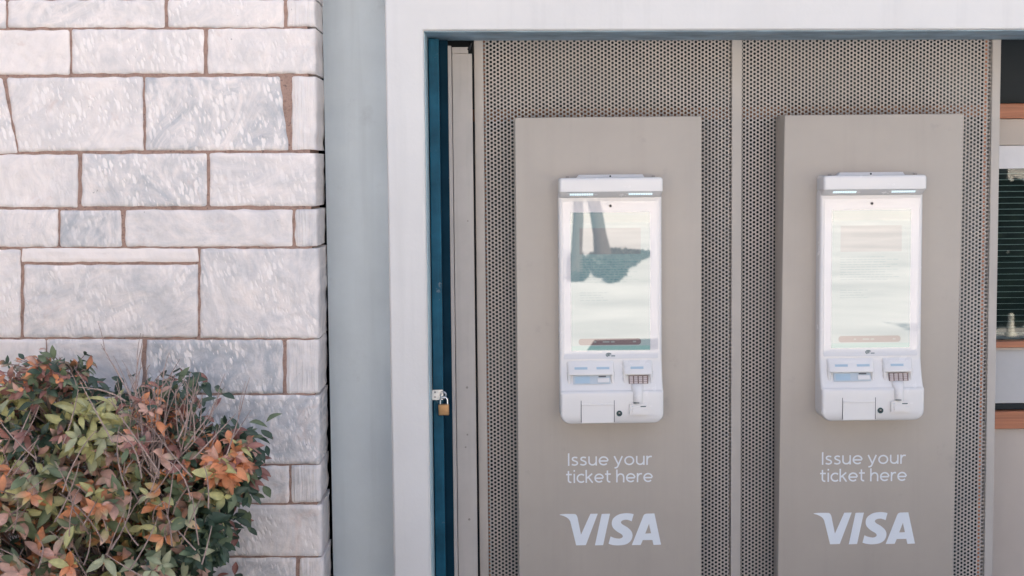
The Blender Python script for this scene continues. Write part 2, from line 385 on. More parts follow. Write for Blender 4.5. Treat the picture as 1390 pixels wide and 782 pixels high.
for k, (ya, yb) in enumerate(((-160, -100), (-235, -165), (-300, -240), (-380, -305), (-450, -385))):
    o_ = (k % 2) * 70
    st(-190, -60 + o_, ya, yb); st(-54 + o_, 130 + o_, ya, yb); st(136 + o_, 290 + o_ // 2, ya, yb); st(296 + o_ // 2, 424, ya, yb)
V, F, A = [], [], []
for q, chip, blue, tool, rr in ST:
    qx, qy = (sum(a for a, b in q) / 4, sum(b for a, b in q) / 4)
    q = [(a + ((3.5 if a > 420 else 1.3) if a > qx else -1.3), b + (1.2 if b > qy else -1.2)) for a, b in q]
    c4 = [P(a, b, Y_MARBLE) for a, b in q]
    wd = (c4[1] - c4[0]).length; ht = (c4[0] - c4[3]).length
    nx, nz = max(6, int(wd / 0.007)), max(6, int(ht / 0.007))
    base = len(V); sd = random.random() * 100
    end = max(q[1][0], q[2][0]) > 420
    rnd = random.random(); chip *= random.uniform(0.85, 1.1)
    # parameters crowd towards the edges so the rounded arris is smooth
    ease = lambda t: 0.5 - 0.5 * math.cos(math.pi * t) if False else t
    for j in range(nz + 1):
        for i in range(nx + 1):
            s, t = ease(i / nx), ease(j / nz)
            p = (c4[3] * (1 - s) + c4[2] * s) * (1 - t) + (c4[0] * (1 - s) + c4[1] * s) * t
            dl, dr_, db, dt = s * wd, (1 - s) * wd, t * ht, (1 - t) * ht
            dmin = min(dl, dr_, db, dt)
            jit = max(0.0, 1 - dmin / 0.02)
            p = p.copy()
            p.x += jit * 0.0035 * noise.noise((p.x * 28 + sd, p.z * 28, 1.0)); p.z += jit * 0.003 * noise.noise((p.x * 28, p.z * 28 + sd, 5.0))
            for k, dd in enumerate((dl, dr_, db, dt)):
                r_ = 0.008 if (end and k == 1) else rr
                if dd < r_:
                    u = 1 - dd / r_; p.y += r_ * 0.75 * (1 - math.sqrt(max(0.0, 1 - u * u)))
            p.y += 0.0045 * noise.noise((p.x * 9 + sd, p.z * 9, sd)) * min(1, dmin / 0.03) + 0.0025 * noise.noise((p.x * 45, p.z * 45, sd)) * min(1, dmin / 0.01)
            if chip < 0.05: p.y += 0.003 * 0
            V.append(p); A.append((rnd, chip, blue, tool))
    idx = lambda i, j: base + j * (nx + 1) + i
    for j in range(nz):
        for i in range(nx): F.append((idx(i, j), idx(i + 1, j), idx(i + 1, j + 1), idx(i, j + 1)))
    ring = [idx(i, 0) for i in range(nx)] + [idx(nx, j) for j in range(nz)] + [idx(i, nz) for i in range(nx, 0, -1)] + [idx(0, j) for j in range(nz, 0, -1)]
    prev = ring
    for step in range(1, 9):
        cur = []
        for k in ring:
            p = V[k].copy(); p.y = Y_MARBLE + 0.01 + (Y_GREY + 0.03 - Y_MARBLE - 0.01) * step / 8
            a_ = 0.004 if end else 0.0
            p.x += a_ * noise.noise((p.y * 22, p.z * 22, sd)); V.append(p); A.append((rnd, chip * 0.7, blue, 0)); cur.append(len(V) - 1)
        for k in range(len(ring)): F.append((prev[k], cur[k], cur[(k + 1) % len(ring)], prev[(k + 1) % len(ring)]))
        prev = cur
me = bpy.data.meshes.new('stone_blocks'); me.from_pydata([tuple(v) for v in V], [], F)
at = me.color_attributes.new('block', 'FLOAT_COLOR', 'POINT'); at.data.foreach_set('color', np.array(A, dtype=np.float32).ravel())
bmn = bmesh.new(); bmn.from_mesh(me); bmesh.ops.recalc_face_normals(bmn, faces=bmn.faces[:]); bmn.to_mesh(me); bmn.free()
xm = PX(427.5, Y_MARBLE) - 0.008
wall = empty('stone_wall', (xm - 0.5, Y_MARBLE, 0), 'wall of pale chiselled marble blocks with brown mortar joints', 'stone wall')
link('stone_blocks', me, M['marble'], wall, smooth=60)
bm = bmesh.new(); box(bm, -2.05, xm, Y_MARBLE + 0.0065, Y_GREY + 0.03, 0.001, ZTOP - 0.004)
# the bed is gently uneven
bmesh.ops.subdivide_edges(bm, edges=bm.edges[:], cuts=60, use_grid_fill=True)
for v in bm.verts:
    v.co.y += 0.003 * noise.noise(v.co * 30)
obj('mortar', bm, M['mortar'], wall)
bm = bmesh.new(); box(bm, -9, -2.06, Y_MARBLE + 0.005, 0.15, 0.001, ZTOP - 0.004); obj('wall_end', bm, M['roofing'], wall)
# soil bed at its foot
bm = bmesh.new(); box(bm, -3.2, -0.75, -1.75, Y_MARBLE - 0.02, -0.005, 0.03, 0.008)
tag(obj('soil', bm, M['soil']), kind='structure')

# ------------------------------------------------------------------ blue gate frame, hasp, padlock, beige post
gate = empty('gate_frame', (PX(592, Y_BLUE), Y_BLUE, 0), 'narrow blue painted steel gate frame with worn edges and a hasp', 'gate frame')
bx0, bx1, bx2 = xl + 0.006, PX(600, Y_BLUE), PX(606.5, Y_BLUE + 0.03)
bzt = zl(xl) - 0.006
bm = bmesh.new(); box(bm, bx0, bx1, Y_BLUE, Y_BLUE + 0.012, 0.003, bzt, 0.002)
obj('face_bar', bm, M['blue'], gate)
bm = bmesh.new(); box(bm, bx1 - 0.014, bx1 - 0.001, Y_BLUE + 0.0125, Y_BLUE + 0.07, 0.003, bzt, 0.002)
box(bm, bx1 - 0.0005, bx2 + 0.012, Y_BLUE + 0.062, Y_BLUE + 0.068, 0.003, bzt, 0.001)
obj('rear_flange', bm, pm('shaded_blue_paint', (0.006, 0.03, 0.05), 0.7, 0, 0.2, 12, ior=1.15), gate)  # gate blue darkened in colour for the flange's shadow
bm = bmesh.new()
h0, h1 = P(585, 543, Y_BLUE - 0.004), P(601.5, 529, Y_BLUE - 0.004)
prism(bm, rrect(h0.x, h1.x, h0.z, h1.z, 0.003), Y_BLUE - 0.006, Y_BLUE - 0.001)
hasp = obj('hasp', bm, M['steel'], gate)
for a, b in ((590.5, 539), (590.5, 532.5)):
    bm = bmesh.new(); p = P(a, b, Y_BLUE - 0.006); disc(bm, (p.x, p.z), 0.003, Y_BLUE - 0.0075, Y_BLUE - 0.006, 12)
    obj('screw', bm, M['screw'], hasp)
bm = bmesh.new(); p = P(601.5, 536.5, Y_BLUE - 0.012)
tube(bm, [Vector((p.x + 0.009 * math.cos(a), Y_BLUE - 0.010, p.z + 0.010 * math.sin(a))) for a in [2 * math.pi * i / 16 for i in range(17)]], [0.003] * 17, 6)
obj('staple', bm, M['steel'], hasp)
YP = Y_BLUE - 0.014
c = P(602.5, 556, YP)
lock = empty('padlock', (c.x, YP, c.z), 'small brass padlock hanging from the steel hasp on the blue frame', 'padlock')
bm = bmesh.new(); b0, b1 = P(595.2, 563.5, YP), P(609.5, 548.5, YP)
box(bm, b0.x, b1.x, YP - 0.008, YP + 0.008, b0.z, b1.z, 0.0025, 3)
obj('lock_body', bm, M['brass'], lock, smooth=40)
bm = bmesh.new(); s0, s1 = P(597.6, 549, YP), P(607.3, 539, YP)
rr = (s1.x - s0.x) / 2; cx = (s0.x + s1.x) / 2
pts = [Vector((s0.x, YP, s0.z - 0.004)), Vector((s0.x, YP, s1.z - rr))] + [Vector((cx - rr * math.cos(a), YP, s1.z - rr + rr * math.sin(a))) for a in [math.pi * i / 10 for i in range(1, 10)]] + [Vector((s1.x, YP, s1.z - rr)), Vector((s1.x, YP, s0.z - 0.004))]
tube(bm, pts, [0.0028] * len(pts), 8)
obj('shackle', bm, pm('bright_steel', (0.75, 0.75, 0.75), 0.2, 1.0), lock, smooth=60)

px0, px1 = PX(606.5, Y_POST), PX(645.0, Y_POST)
pz = PZ(63, Y_POST, 620)
post = empty('metal_post', ((px0 + px1) / 2, Y_POST, 0), 'beige painted metal post between blue gate frame and perforated screen', 'metal post')
xs = PX(617.2, Y_POST)
bm = bmesh.new(); box(bm, px0, xs - 0.001, Y_POST - 0.006, Y_POST + 0.05, 0.002, pz + 0.002, 0.0015); obj('edge_strip', bm, M['post'], post)
bm = bmesh.new(); box(bm, xs + 0.001, px1 - 0.002, Y_POST, Y_POST + 0.045, 0.002, pz - 0.024, 0.0015)
obj('face_plate', bm, M['post'], post)
bm = bmesh.new(); box(bm, xs + 0.001, px1 - 0.014, Y_POST + 0.004, Y_POST + 0.04, pz - 0.0235, pz - 0.002, 0.0015); obj('top_cap', bm, M['post'], post)
for a, b, rad in ((634, 526, .004), (634.5, 590, .003), (632, 607, .003), (637, 705, .004), (635, 300, .0025)):
    bm = bmesh.new(); p = P(a, b, Y_POST); disc(bm, (p.x, p.z), rad, Y_POST - 0.002, Y_POST + 0.001, 12)
    obj('rivet', bm, M['screw'], post)
bm = bmesh.new(); p0, p1 = P(612, 756, Y_POST - .006), P(618.5, 731, Y_POST - .006)
box(bm, p0.x, p1.x, Y_POST - 0.012, Y_POST - 0.0062, p0.z, p1.z, 0.0015); obj('latch_plate', bm, M['post'], post)
bm = bmesh.new(); p = P(637, 66, Y_POST)
tube(bm, [Vector((p.x - .012, Y_POST + .01, p.z - .004)), Vector((p.x, Y_POST + .006, p.z - .001)), Vector((p.x + .008, Y_POST + .012, p.z + .02))], [.004, .005, .003], 6)
obj('bracket', bm, M['rubber'], post)

# ------------------------------------------------------------------ perforated screens: every hole is a real hole
def perforated(x0, x1, z0, z1, name, parent, pitch=0.01325, rad=0.0044, thick=0.0015):
    dx = pitch * math.sqrt(3) / 2
    nc = int((x1 - x0) / dx); nr = int((z1 - z0) / pitch)
    R_ = pitch / math.sqrt(3)
    ii, jj = np.meshgrid(np.arange(nc), np.arange(nr), indexing='ij')
    cx = x0 + (ii + 0.5) * dx; cz = z0 + (jj + 0.5) * pitch + (ii % 2) * pitch * 0.5
    cx, cz = cx.ravel(), cz.ravel(); n = len(cx)
    a6 = np.arange(6) * math.pi / 3; a12 = np.arange(12) * math.pi / 6
    out = np.stack([cx[:, None] + R_ * np.cos(a6), np.full((n, 6), Y_SCREEN), cz[:, None] + R_ * np.sin(a6)], -1)
    inn = np.stack([cx[:, None] + rad * np.cos(a12), np.full((n, 12), Y_SCREEN), cz[:, None] + rad * np.sin(a12)], -1)
    bak = inn.copy(); bak[..., 1] += thick
    verts = np.concatenate([out, inn, bak], 1).reshape(-1, 3)
    tri, quad = [], []
    for k in range(6):
        k2 = (k + 1) % 6; a, b, c_ = 6 + 2 * k, 6 + (2 * k + 1) % 12, 6 + (2 * k + 2) % 12
        quad.append((k, a, b, k2)) ; tri.append((k2, b, c_))
    for k in range(12): quad.append((6 + k, 18 + k, 18 + (k + 1) % 12, 6 + (k + 1) % 12))
    base = (np.arange(n) * 30)[:, None, None]
    q = (np.array(quad)[None] + base).reshape(-1, 4); t = (np.array(tri)[None] + base).reshape(-1, 3)
    me = bpy.data.meshes.new(name)
    me.vertices.add(len(verts)); me.vertices.foreach_set('co', verts.astype(np.float32).ravel())
    me.loops.add(q.size + t.size); me.loops.foreach_set('vertex_index', np.concatenate([q.ravel(), t.ravel()]).astype(np.int32))
    me.polygons.add(len(q) + len(t))
    ls = np.concatenate([np.arange(len(q)) * 4, q.size + np.arange(len(t)) * 3]).astype(np.int32)
    me.polygons.foreach_set('loop_start', ls)
    me.update(calc_edges=True); me.validate()
    return link(name, me, M['taupe_sheet'], parent)
ZS = zl(0.5) + 0.04
zlow = 0.03
sx = [PX(647, Y_SCREEN), PX(659.5, Y_SCREEN), PX(992, Y_SCREEN), PX(1005.8, Y_SCREEN), PX(1007.8, Y_SCREEN), PX(1340.5, Y_SCREEN), PX(1352, Y_SCREEN)]
G = 'perforated metal screens behind the machines'
scr = empty('perforated_screen', ((sx[0] + sx[3]) / 2, 0, 0), 'perforated taupe metal screen beside the beige post, behind the first board', 'metal screen', G)
perforated(sx[1] - 0.004, sx[2] + 0.006, zlow, ZS, 'perforated_sheet', scr)
bm = bmesh.new(); box(bm, sx[0], sx[1], -0.012, 0.03, 0.002, ZS, 0.002); obj('edge_post', bm, M['taupe_sheet'], scr)
bm = bmesh.new(); box(bm, sx[2], sx[3], -0.012, 0.03, 0.002, ZS, 0.0025); obj('edge_post', bm, M['taupe_sheet'], scr)
scr2 = empty('perforated_screen', ((sx[4] + sx[6]) / 2, 0, 0), 'perforated taupe metal screen next to the timber ticket window', 'metal screen', G)
perforated(sx[4] - 0.002, sx[5] + 0.006, zlow, ZS, 'perforated_sheet', scr2)
bm = bmesh.new(); box(bm, sx[5], sx[6], -0.012, 0.03, 0.002, ZS, 0.0025); obj('edge_post', bm, M['taupe_sheet'], scr2)

# ------------------------------------------------------------------ timber ticket window behind the screens
fx0, fx1 = -0.35, 2.9
zz = lambda py: P(1375, py, Y_BACK).z
win = empty('ticket_window', (1.9, Y_BACK, 0), 'timber ticket office window with teal blind, partly behind the perforated screens', 'shop window')
def strip(name, y0, y1, mat, fr=0.0, th=0.03, x0=None, x1=fx1, bev=0.002):
    x0 = PX(1334, Y_BACK) if x0 is None else x0
    bm = bmesh.new(); box(bm, x0, x1, Y_BACK + fr, Y_BACK + fr + th, zz(y1), zz(y0), bev); return obj(name, bm, mat, win)
posts = [PX(660, Y_BACK), PX(1329, Y_BACK)]
strip('upper_pane', -60, 140.5, M['pane_dark'], 0.02, 0.01)
strip('rail', 141, 161, M['wood'], -0.025, 0.05)
strip('rear_rail', 142, 158, pm('shaded_wood', (0.26, 0.125, 0.075), 0.7, 0, 0.25, 12), 0.0, 0.04, x0=fx0, x1=PX(1334, Y_BACK) - 0.001)  # same timber coloured darker for the shade behind the screens
strip('rear_shade_sheet', -60, 960, M['rear'], 0.045, 0.01, x0=fx0, x1=PX(1334, Y_BACK) - 0.004)  # dark sheet standing in for the dimness behind the screens
for y in (144.5, 157.5):
    bm = bmesh.new(); box(bm, PX(1334, Y_BACK), fx1, Y_BACK - 0.029, Y_BACK - 0.0255, zz(y + 1), zz(y - 1)); obj('bead', bm, M['wood'], win)
strip('board', 161.5, 197, M['cream'], 0.0)
strip('valance', 197.5, 229, M['blindwhite'], 0.012, 0.02)
strip('pane', 229.5, 462, M['glass'], 0.022, 0.004, bev=0)
strip('sill', 462.5, 471, M['wood'], -0.02, 0.06)
strip('sill_bead', 471.5, 475, M['cream'], -0.008, 0.03)
strip('apron', 475.5, 548, pm('pale_apron', (0.50, 0.49, 0.49), 0.55, 0, 0.04, 8), 0.01)
strip('groove', 548.5, 557, M['pane_dark'], 0.015)
strip('counter_rail', 557.5, 581, M['wood'], -0.02, 0.05)
strip('base_board', 581.5, 960, M['cream'], 0.0)
for k, px_ in enumerate(posts):
    bm = bmesh.new(); box(bm, px_ - 0.006, px_ + 0.006, Y_BACK - 0.035, Y_BACK - 0.0305, 0.01, ZS, 0.001); obj('mullion', bm, M['wood'], win)
bm = bmesh.new(); y = 236.0
while y < 460:
    zc = zz(y)
    prism_pts = None
    r = bmesh.ops.create_cube(bm, size=1.0)
    mt = Matrix.Translation((2.35, Y_BACK + 0.062, zc)) @ Matrix.Rotation(R(-6), 4, 'X') @ Matrix.Diagonal((1.5, 0.014, 0.0012, 1))
    bmesh.ops.transform(bm, matrix=mt, verts=r['verts']); y += 8.1
obj('blind', bm, M['slat'], win)
bm = bmesh.new(); box(bm, -1.2, 4.0, 1.2, 1.25, 0, ZS); box(bm, -1.2, 4.0, Y_BACK + 0.04, 1.2, ZS + .001, ZS + .02)
tag(obj('inner_wall', bm, M['dark']), kind='structure')

# ------------------------------------------------------------------ information boards with lettering
def smooth_open(pts, n=5):
    e = [pts[0]] + list(pts) + [pts[-1]]; out = []
    for i in range(1, len(e) - 2):
        p0, p1, p2, p3 = (Vector(e[i + j - 1]) for j in range(4))
        for s in range(n):
            t = s / n
            out.append(tuple(0.5 * ((2 * p1) + (p2 - p0) * t + (2 * p0 - 5 * p1 + 4 * p2 - p3) * t * t + (3 * p1 - p0 - 3 * p2 + p3) * t ** 3)))
    return out + [tuple(pts[-1])]
def arc(cx, cy, rx, ry, a0, a1, n=18):
    return [(cx + rx * math.cos(R(a0 + (a1 - a0) * i / n)), cy + ry * math.sin(R(a0 + (a1 - a0) * i / n))) for i in range(n + 1)]
GLY = {'I': (.12, lambda: [[(.06, 0), (.06, 1)]]), 'i': (.12, lambda: [[(.06, 0), (.06, .73)], [(.06, .90), (.06, 1.03)]]),
    't': (.44, lambda: [[(.17, .96), (.17, .24)] + arc(.34, .23, .17, .175, 190, 285, 8), [(0, .675), (.42, .675)]]),
    'c': (.56, lambda: [arc(.36, .365, .30, .31, 48, 312)]), 'o': (.72, lambda: [arc(.36, .365, .30, .31, 0, 360, 28)]),
    'e': (.70, lambda: [arc(.36, .365, .30, .31, 2, 316, 24), [(.07, .355), (.65, .355)]]),
    's': (.50, lambda: [smooth_open([(.44, .63), (.27, .675), (.12, .61), (.12, .47), (.26, .385), (.42, .29), (.43, .14), (.26, .055), (.05, .11)], 4)]),
    'u': (.62, lambda: [[(.06, .73), (.06, .30)] + arc(.30, .29, .24, .235, 180, 320, 12) + [(.55, .27)], [(.56, .73), (.56, 0)]]),
    'r': (.38, lambda: [[(.06, 0), (.06, .73)], smooth_open([(.07, .44), (.14, .60), (.26, .67), (.39, .665)], 5)]),
    'y': (.62, lambda: [[(.03, .73), (.32, .05)], smooth_open([(.59, .73), (.45, .38), (.32, .03), (.22, -.16), (.05, -.215)], 4)]),
    'k': (.55, lambda: [[(.06, 0), (.06, 1.03)], [(.50, .73), (.10, .36)], [(.22, .45), (.53, 0)]]),
    'h': (.62, lambda: [[(.06, 0), (.06, 1.03)], smooth_open([(.07, .42), (.15, .59), (.33, .675), (.50, .60), (.56, .42), (.56, .2), (.56, 0)], 5)])}
def text_mesh(body, x0, x1, zb, cap, Y, parent, wt=0.115):
    """thin even-stroked sans lettering cut from strokes"""
    x = 0.0; strokes = []
    for ch in body:
        if ch == ' ': x += 0.27; continue
        wd, g = GLY[ch]; strokes += [[(a + x, b) for a, b in pl] for pl in g()]; x += wd + 0.10
    sc = (x1 - x0) / (x - 0.10); bm = bmesh.new()
    for k, pl in enumerate(strokes):
        pts = [Vector((x0 + a * sc, zb + b * cap)) for a, b in pl]; h = wt * cap * 0.5; yk = Y - 0.0003 - 0.00004 * (k % 5)
        L_, R_ = [], []
        for i, p in enumerate(pts):
            t0 = (p - pts[i - 1]).normalized() if i else (pts[1] - p).normalized()
            t1 = (pts[i + 1] - p).normalized() if i < len(pts) - 1 else t0
            t = (t0 + t1).normalized(); n_ = Vector((-t.y, t.x)); m_ = h / max(.5, t.dot(t1))
            L_.append(p + n_ * m_); R_.append(p - n_ * m_)
        rows = [[bm.verts.new((q.x, yy, q.y)) for q in side] for side, yy in ((L_, yk), (R_, yk), (R_, Y), (L_, Y))]
        for i in range(len(pts) - 1):
            for a_, b_ in ((0, 1), (1, 2), (3, 0)): bm.faces.new((rows[a_][i], rows[b_][i], rows[b_][i + 1], rows[a_][i + 1]))
        for i in (0, -1): bm.faces.new([rows[j][i] for j in range(4)])
    bmesh.ops.recalc_face_normals(bm, faces=bm.faces[:])
    return obj('lettering', bm, M['letter'], parent)
def thicken(name, me, parent, t=0.0006):
    bm = bmesh.new(); bm.from_mesh(me)
    bmesh.ops.remove_doubles(bm, verts=bm.verts[:], dist=1e-6)
    for f in bm.faces:
        if f.normal.y > 0: f.normal_flip()
    r = bmesh.ops.extrude_face_region(bm, geom=bm.faces[:])
    for g in r['geom']:
        if isinstance(g, bmesh.types.BMVert): g.co.y -= t
    return obj(name, bm, M['letter'], parent)
V_ = smooth_open([(97, 481), (130, 478), (180, 478), (203, 481), (214, 498)], 4) + [(238, 615), (300, 477), (349, 476), (270, 684), (206, 686)] + smooth_open([(168, 532), (160, 516), (145, 502), (120, 490), (97, 484)], 4)
I_ = [(375, 478), (430, 476), (385, 684), (330, 686)]
S_ = smooth_open([(587, 479), (574, 526)], 1) + smooth_open([(574, 526), (545, 516), (517, 519), (503, 531), (512, 546), (545, 566), (572, 592), (580, 622), (567, 657), (535, 679), (487, 686), (447, 683), (421, 675)], 5) + smooth_open([(421, 675), (434, 627)], 1) + smooth_open([(434, 627), (463, 638), (495, 641), (515, 630), (508, 613), (477, 594), (450, 568), (442, 538), (453, 506), (487, 482), (530, 473), (562, 474), (587, 479)], 5)
A_ = [(575, 684)] + smooth_open([(648, 500), (656, 483), (671, 476)], 4) + [(725, 474), (769, 681), (719, 683), (712, 650), (648, 651), (634, 683)]
AH = [(664, 608), (703, 606), (689, 543)]
def logo_mesh(f, Y, parent):
    cu = bpy.data.curves.new('logo', 'CURVE'); cu.dimensions = '2D'; cu.fill_mode = 'FRONT'
    for poly in (V_, I_, S_, A_, AH):
        q = []
        for p in poly:
            if not q or (Vector(p) - Vector(q[-1])).length > 0.5: q.append(p)
        s = cu.splines.new('POLY'); s.points.add(len(q) - 1); s.use_cyclic_u = True
        for i, p in enumerate(q):
            v = f(p); s.points[i].co = (v[0], v[1], 0, 1)
    o = bpy.data.objects.new('tmp', cu); COL.objects.link(o)
    dg = bpy.context.evaluated_depsgraph_get(); me = bpy.data.meshes.new_from_object(o.evaluated_get(dg)); bpy.data.objects.remove(o)
    for v in me.vertices: v.co = Vector((v.co.x, Y, v.co.y))
    return thicken('logo', me, parent)

def board(xf0, xf1, ytop, xr, label, tilt, dpx, dpy, screws):
    """tray-shaped board: front between two pixel columns at mid height, folded sides back to the screen"""
    ym = 460
    a, b = P(xf0, ym, Y_PANEL), P(xf1, ym, Y_PANEL)
    zt = P((xf0 + xf1) / 2, ytop, Y_PANEL).z
    e = empty('info_board', ((a.x + b.x) / 2, Y_PANEL, 0), label, 'sign board', 'taupe boards carrying the ticket machines')
    bm = bmesh.new(); box(bm, a.x, b.x, Y_PANEL, -0.016, 0.004, zt, 0.0035, 3)
    for v in bm.verts:
        v.co.x += tilt * (v.co.z - a.z) * min(1, max(0, (-0.03 - v.co.y) / 0.08))
    o = obj('tray', bm, M['taupe'], e, smooth=40)
    L1 = [P(770 + dpx, 631.7 + dpy, Y_PANEL), P(884.5 + dpx, 631.7 + dpy, Y_PANEL), P(770 + dpx, 614.7 + dpy, Y_PANEL)]
    text_mesh('Issue your', L1[0].x + .002, L1[1].x, (L1[0].z + L1[1].z) / 2, L1[2].z - L1[0].z, Y_PANEL - 0.0004, e)
    L2 = [P(768.5 + dpx, 655 + dpy, Y_PANEL), P(886 + dpx, 655 + dpy, Y_PANEL)]
    text_mesh('ticket here', L2[0].x, L2[1].x, (L2[0].z + L2[1].z) / 2, L1[2].z - L1[0].z, Y_PANEL - 0.0004, e)
    logo_mesh(lambda p: (lambda q: (q.x, q.z))(P(740 + p[0] / 4.89 + dpx, 600 + p[1] / 4.89 + dpy, Y_PANEL)), Y_PANEL - 0.0004, e)
    for s in screws:
        p = P(*s, Y_PANEL); bm = bmesh.new(); disc(bm, (p.x, p.z), 0.0042, Y_PANEL - 0.0008, Y_PANEL + 0.002, 16)
        obj('screw', bm, M['taupe'], e)
    return e
board(701.5, 952.5, 158.5, 0, 'taupe lettered board beside the beige post, under the machine mirroring dark trunks', 0.0, 0, 0, ((742, 167), (905, 165)))
board(1060.5, 1301.5, 155.2, 0, 'taupe lettered board nearest the timber window, its shaded side edge showing', 0.010, 344.6, -1.5, ((1101, 165), (1265, 163)))

# ------------------------------------------------------------------ ticket machine
def make_machine():
    YB = Y_PANEL
    e = empty('ticket_machine', (PX(829, YB), YB, PZ(576, YB, 829)), 'white ticket machine whose screen mirrors dark tree trunks', 'ticket machine', 'white ticket machines on the boards')
    X = lambda px_, w_=0.055: P(px_, 400, YB - w_).x
    Z = lambda py_, w_=0.055: P(829, py_, YB - w_).z
    xc = X(828.7, 0.055)
    HW = (X(898.6) - X(759)) / 2
    def ring(z, wd, hw, rc=0.009, n=5, back=0.0):
        pts = [Vector((xc - hw, YB - back - 0.0005, z)), ]
        rc = min(rc, wd * 0.45, hw * .9)
        for i in range(n + 1):
            t = R(180 + 90 * i / n); pts.append(Vector((xc - hw + rc + rc * math.cos(t), YB - wd + rc + rc * math.sin(t), z)))
        for i in range(n + 1):
            t = R(270 + 90 * i / n); pts.append(Vector((xc + hw - rc + rc * math.cos(t), YB - wd + rc + rc * math.sin(t), z)))
        pts.append(Vector((xc + hw, YB - back - 0.0005, z)))
        return pts
    # body: from the rounded foot up to the head, one lofted case
    WB = 0.100
    zb = Z(575.5, WB); Rb = 0.032
    rings = []
    for k in range(9):
        a = R(90 * k / 8); dz = Rb * (1 - math.cos(a)); hw = HW - Rb + Rb * math.sin(a)
        wd = WB - 0.010 * (1 - math.sin(a))
        rings.append(ring(zb + dz, wd, hw))
    rings.append(ring(Z(540, WB), WB, HW))
    zr = Z(533.5, WB)
    for dzv, wd in ((-0.004, WB), (0.0, WB - 0.0008), (0.003, WB - 0.003), (0.005, WB - 0.007), (0.007, WB - 0.012)):
        rings.append(ring(zr + dzv, wd, HW))
    rings.append(ring(Z(515, 0.07), 0.071, HW)); rings.append(ring(Z(494, 0.058), 0.0575, HW)); rings.append(ring(Z(489, 0.055), 0.055, HW))
    rings.append(ring(Z(269, 0.055), 0.055, HW)); rings.append(ring(Z(262, 0.055), 0.055, HW - .002))
    bm = bmesh.new(); loft(bm, rings)
    body = obj('case', bm, M['case'], e, smooth=35)
    # hood
    HH = (X(900, .1) - X(760, .1)) / 2
    rings = []
    z0, z1 = Z(260.5, .1), Z(241.3, .1)
    rings.append(ring(Z(268.5, .055), 0.054, HH - 0.001)); rings.append(ring(z0 - 0.001, 0.0955, HH - 0.001)); rings.append(ring(z0 + 0.001, 0.0995, HH)); 
    rings.append(ring(z0 + 0.004, 0.1, HH))
    for k in range(6):
        a = R(90 * k / 5); rings.append(ring(z1 - 0.009 + 0.009 * math.sin(a), 0.1 - 0.006 * (1 - math.cos(a)), HH - 0.008 * (1 - math.cos(a))))
    bm = bmesh.new(); loft(bm, rings)
    hood = obj('hood', bm, M['case'], e, smooth=35)
    # led bars on the sloping underside
    for a, b in ((774, 806), (853.5, 886)):
        bm = bmesh.new()
        za, zc_ = Z(268.5, .055), z0 - 0.001
        def on(px_, f, out):
            wd = 0.054 + (0.0955 - 0.054) * f; nz, ny = -(0.0955 - 0.054), (zc_ - za); ln = math.hypot(nz, ny)
            return Vector((X(px_, wd), YB - wd - out * ny / ln, za + (zc_ - za) * f + out * nz / ln))
        n = 10
        for k in range(n):
            u0, u1 = a + (b - a) * (k + .06) / n, a + (b - a) * (k + .94) / n
            q = [on(u0, .50, .001), on(u1, .50, .001), on(u1, .78, .001), on(u0, .78, .001)]
            q2 = [on(u0, .50, -.001), on(u1, .50, -.001), on(u1, .78, -.001), on(u0, .78, -.001)]
            v1 = [bm.verts.new(p) for p in q]; v2 = [bm.verts.new(p) for p in q2]
            bm.faces.new(v1); bm.faces.new(v2[::-1])
            for m_ in range(4): bm.faces.new((v1[m_], v2[m_], v2[(m_ + 1) % 4], v1[(m_ + 1) % 4]))
        bmesh.ops.recalc_face_normals(bm, faces=bm.faces[:])
        obj('light_bar', bm, M['led'], hood)
    def plate(name, mat, x0, x1, y0, y1, wd, t=0.001, r=0.001, par=None, smooth=None, under=0.002):
        bm = bmesh.new(); prism(bm, rrect(X(x0, wd), X(x1, wd), Z(y1, wd), Z(y0, wd), r), YB - wd - t, YB - wd + under); return obj(name, bm, mat, par or e, smooth)
    # wall plate and studs above the hood
    bm = bmesh.new(); prism(bm, [(X(782, .02), Z(243, .02)), (X(876, .02), Z(243, .02)), (X(872, .02), Z(237, .02)), (X(787, .02), Z(237, .02))], YB - .03, YB - .001)
    wp = obj('wall_plate', bm, M['case_grey'], e)
    bm = bmesh.new(); disc(bm, (X(829, .03), Z(239.2, .03)), 0.003, YB - .032, YB - .029, 12); obj('screw', bm, M['rubber'], wp)
    bm = bmesh.new()
    bm.free()
    for px_ in (771, 887):
        bm = bmesh.new(); box(bm, X(px_ - 2.2, .06), X(px_ + 2.2, .06), YB - .065, YB - .055, Z(242, .06), Z(238.6, .06), .001); obj('stud', bm, M['screw'], e)
    # glass front, display and what it shows
    gl = plate('front_glass', M['bezel'], 764.5, 893, 273, 487, 0.055, 0.0012, 0.004)
    plate('display', M['page'], 775, 882.5, 288, 476, 0.0562, 0.0005, 0.0005)
    dsp = e.children[-1] if False else bpy.data.objects[[o.name for o in bpy.data.objects if o.name.startswith('display')][-1]]
    wd = 0.0567
    plate('picture', M['photo_area'], 787, 870, 309.5, 345, wd, .0003, .0003, dsp, under=0)
    rnd = random.Random(3)
